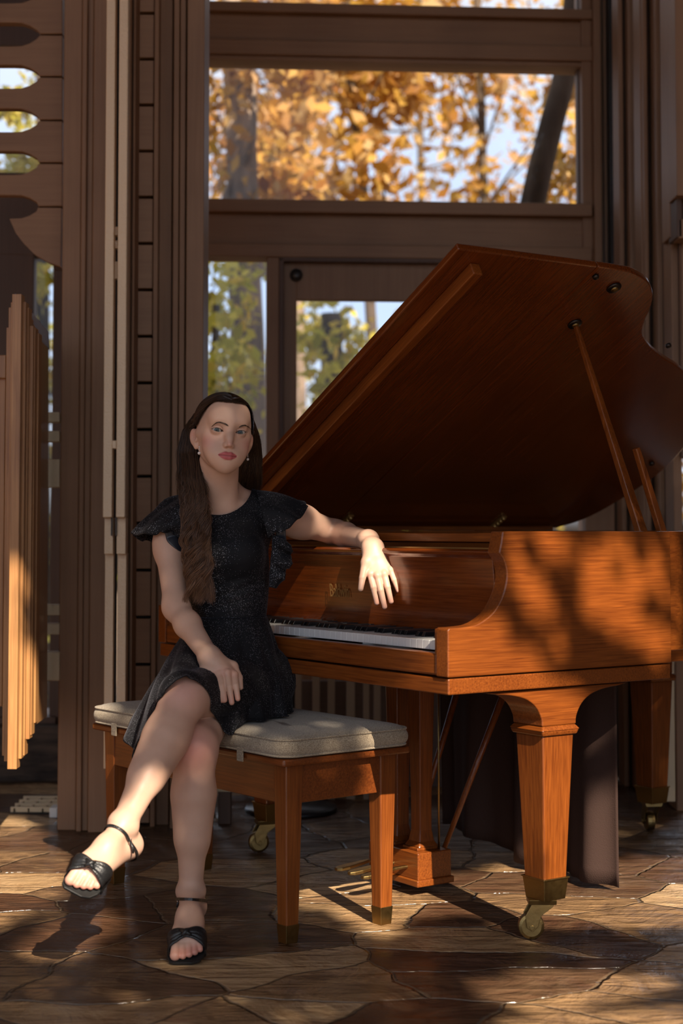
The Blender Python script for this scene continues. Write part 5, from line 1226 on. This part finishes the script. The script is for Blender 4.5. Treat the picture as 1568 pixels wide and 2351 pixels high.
# earrings
M['silver'] = mat('silver', (.75,.75,.76), .15, 1); M['pearl'] = mat('pearl', (.72,.68,.66), .18, 0, coat=.6)
for (x_, y_, dpt, s_) in ((458,1028,4.115,1.0),(569,1044,4.16,.85)):
    p = atn(x_, y_, dpt); sdf = float(BODY.val(p[None,None,:])[0,0])
    if sdf < .003: p = p+V3(0,-1,0)*(.004-sdf)
    er = MB()
    for i in range(3):
        rr_ = .0021*s_; er.lathe([(rr_*math.sin(math.pi*k_/8), -rr_*math.cos(math.pi*k_/8)) for k_ in range(9)], (p[0], p[1], p[2]+.002-i*.0042*s_), 12)
    eo = er.build('earring', M['silver'], person, smooth=True)
    rr_ = .0043*s_; MB().lathe([(rr_*math.sin(math.pi*k_/12), -rr_*math.cos(math.pi*k_/12)) for k_ in range(13)], (p[0], p[1], p[2]-.0145*s_), 18).build('pearl', M['pearl'], eo, smooth=True)

# ================================================================= SANDALS
M['leather'] = mat('black_leather', (.012,.012,.013), .38, bump=(300,.4))
M['blacksole'] = mat('black_sole', (.01,.01,.01), .5)
def sandal(ft, ball, ank, heel, strap_c, strap_ax, flat):
    fw, bs, up, toes, mid = ft
    so__ = empty('sandal', (0,0,0)); so__.parent = person
    def Fp(l, s, h): return ball+fw*l+bs*s+up*h
    # sole follows heel and ball
    hl_ = heel-ball; L_ = hl_@fw; hh = hl_@up
    prof = []
    for l, w0, w1 in ((.066,-.012,.030),(.058,-.030,.040),(.040,-.040,.044),(.015,-.043,.044),(-.02,-.036,.038),(-.05,-.028,.029),(L_*.85,-.025,.025),(L_-.018,-.022,.022),(L_-.028,-.010,.010)):
        t = min(max((-l)/(-L_), 0), 1); base = -.0215*(1-t)+(hh-.024)*t+(.004*max(l,0)/.06)
        prof.append((l, w0, w1, base))
    rings = []
    for l, w0, w1, h in prof: rings.append([tuple(Fp(l,w0,h)), tuple(Fp(l,w1,h)), tuple(Fp(l,w1,h-.007)), tuple(Fp(l,w0,h-.007))])
    if flat:
        rings = [[(x_, y_, max(z_, .0015 if i_ > 1 else .0085)) for i_, (x_, y_, z_) in enumerate(r)] for r in rings]
    MB().loft(rings).build('sole', M['blacksole'], so__, .002)
    # heel
    h0 = Fp(L_-.008, 0, hh-.030)
    hb = h0-up*.055+fw*.006 if not flat else V3(h0[0], h0[1]+.002, 0)
    MB().tube([tuple(h0), tuple((h0+hb)/2), tuple(hb)], [.016,.010,.0085], 10).build('heel', M['blacksole'], so__, smooth=True)
    # toe band with a knot
    n, k = 40, 12; Q = np.zeros((k+1, n, 3))
    for j in range(k+1):
        for i in range(n):
            a = math.pi*(-.10+1.2*i/(n-1)); c = abs(math.cos(a)); wd = .0085+.0125*c**.8; l = .012-.004*math.cos(a)+wd*(2*j/k-1)
            pleat = .0012*math.sin(j*2.1)*math.sin(a)
            Q[j,i] = Fp(l, -math.cos(a)*.043+.001, -.022+max(math.sin(a),-.2)*.046+pleat)
    c0 = ball+fw*.008-up*.006
    Qf = Q.reshape(-1,3)
    for _ in range(10):   # pull the band onto the foot
        d = BODY.val(Qf[:,None,:], only=[HEADCH+1,HEADCH+2])[:,0]; step = np.clip(d-.0028, -.01, .004); Qf -= grad(Qf,[HEADCH+1,HEADCH+2])*step[:,None]*(((Qf-ball)@up) > -.02)[:,None]
    Qf = Qf.reshape(k+1,n,3); Qf = (np.roll(Qf,1,1)*0+Qf)
    rip = np.sin(np.arange(k+1)*1.9)*.0009
    Qf += (up*1.0)[None,None,:]*rip[:,None,None]
    f = np.array([(j*n+i, j*n+i+1, (j+1)*n+i+1, (j+1)*n+i) for j in range(k) for i in range(n-1)])
    o = np_mesh('toe_band', Qf.reshape(-1,3), f, M['leather'], so__); z = o.modifiers.new('solid','SOLIDIFY'); z.thickness = .0028; z.offset = 1
    kc = Qf[k//2, n//2]+up*.003
    mb = MB()
    mb.tube([tuple(kc+fw*-.011-bs*.008), tuple(kc+up*.006-bs*.003), tuple(kc+fw*.010+bs*.006)], [.004,.0065,.004], 10)
    mb.tube([tuple(kc-fw*.006+bs*.013), tuple(kc+up*.003), tuple(kc+fw*.008-bs*.013)], [.004,.007,.004], 10)
    mb.build('knot', M['leather'], so__, smooth=True)
    # ankle strap hugging the leg
    ax = np.array(strap_ax, float); ax /= np.linalg.norm(ax); e1 = np.cross(ax, V3(0,1,0)); e1 /= np.linalg.norm(e1); e2 = np.cross(ax, e1); rings = []
    for i in range(49):
        a = 2*math.pi*i/48; d = e1*math.cos(a)+e2*math.sin(a); q = strap_c+d*.065
        for _ in range(14): q = q-d*(float(BODY.val(q[None,None,:], only=[HEADCH+1,HEADCH+2])[0,0])-.0018)*.8
        rings.append((q, d))
    R_ = [[tuple(q+ax*.0035), tuple(q+ax*.0035+d*.002), tuple(q-ax*.0035+d*.002), tuple(q-ax*.0035)] for q, d in rings]
    MB().loft(R_, cap=False).build('ankle_strap', M['leather'], so__)
    return so__, rings
sR, rR = sandal(fR, ballR, ankR, heelR, atn(438,2066,3.868), (.05,.25,1), True)
sL, rL = sandal(fL, ballL, ankL, heelL, atn(272,1920,3.60), (.38,.62,.66), False)
def buckle(par, q, d, ax, tail):
    t = np.cross(d, ax); pts_ = [q+d*.003+t*.006*a+ax*.005*b for a, b in ((-1,-1),(1,-1),(1,1),(-1,1),(-1,-1))]
    MB().tube([tuple(p) for p in pts_], .0009, 6).build('buckle', M['silver'], par)
    e = q+d*.004+np.array(tail); MB().tube([tuple(q+d*.003), tuple((q+e)/2+d*.004), tuple(e)], [.0032,.0030,.0022], 8).build('strap_end', M['leather'], par, smooth=True)
def pick(rings, px, py):
    best = min(rings, key=lambda r: np.linalg.norm(r[0]-atn(px, py, r[0][1]))); return best
b_ = pick(rR, 414, 2070); buckle(sR, b_[0], b_[1], V3(.05,.25,1), (-.006,-.004,-.018))
b_ = pick(rL, 294, 1932); buckle(sL, b_[0], b_[1], V3(.38,.62,.66)/1.0, (.006,-.002,-.026))
# strap running back to the heel on each sandal
for par, ank_, hl_, rings in ((sR, ankR, heelR, rR), (sL, ankL, heelL, rL)):
    bk = max(rings, key=lambda r: r[0][1])[0]
    MB().tube([tuple(bk), tuple(push([(bk+hl_)/2+V3(0,.01,0)], .003, only=[HEADCH+1,HEADCH+2])[0]), tuple(push([hl_+V3(0,.02,-.004)], .004, only=[HEADCH+1,HEADCH+2])[0])], .0028, 8).build('heel_strap', M['leather'], par, smooth=True)
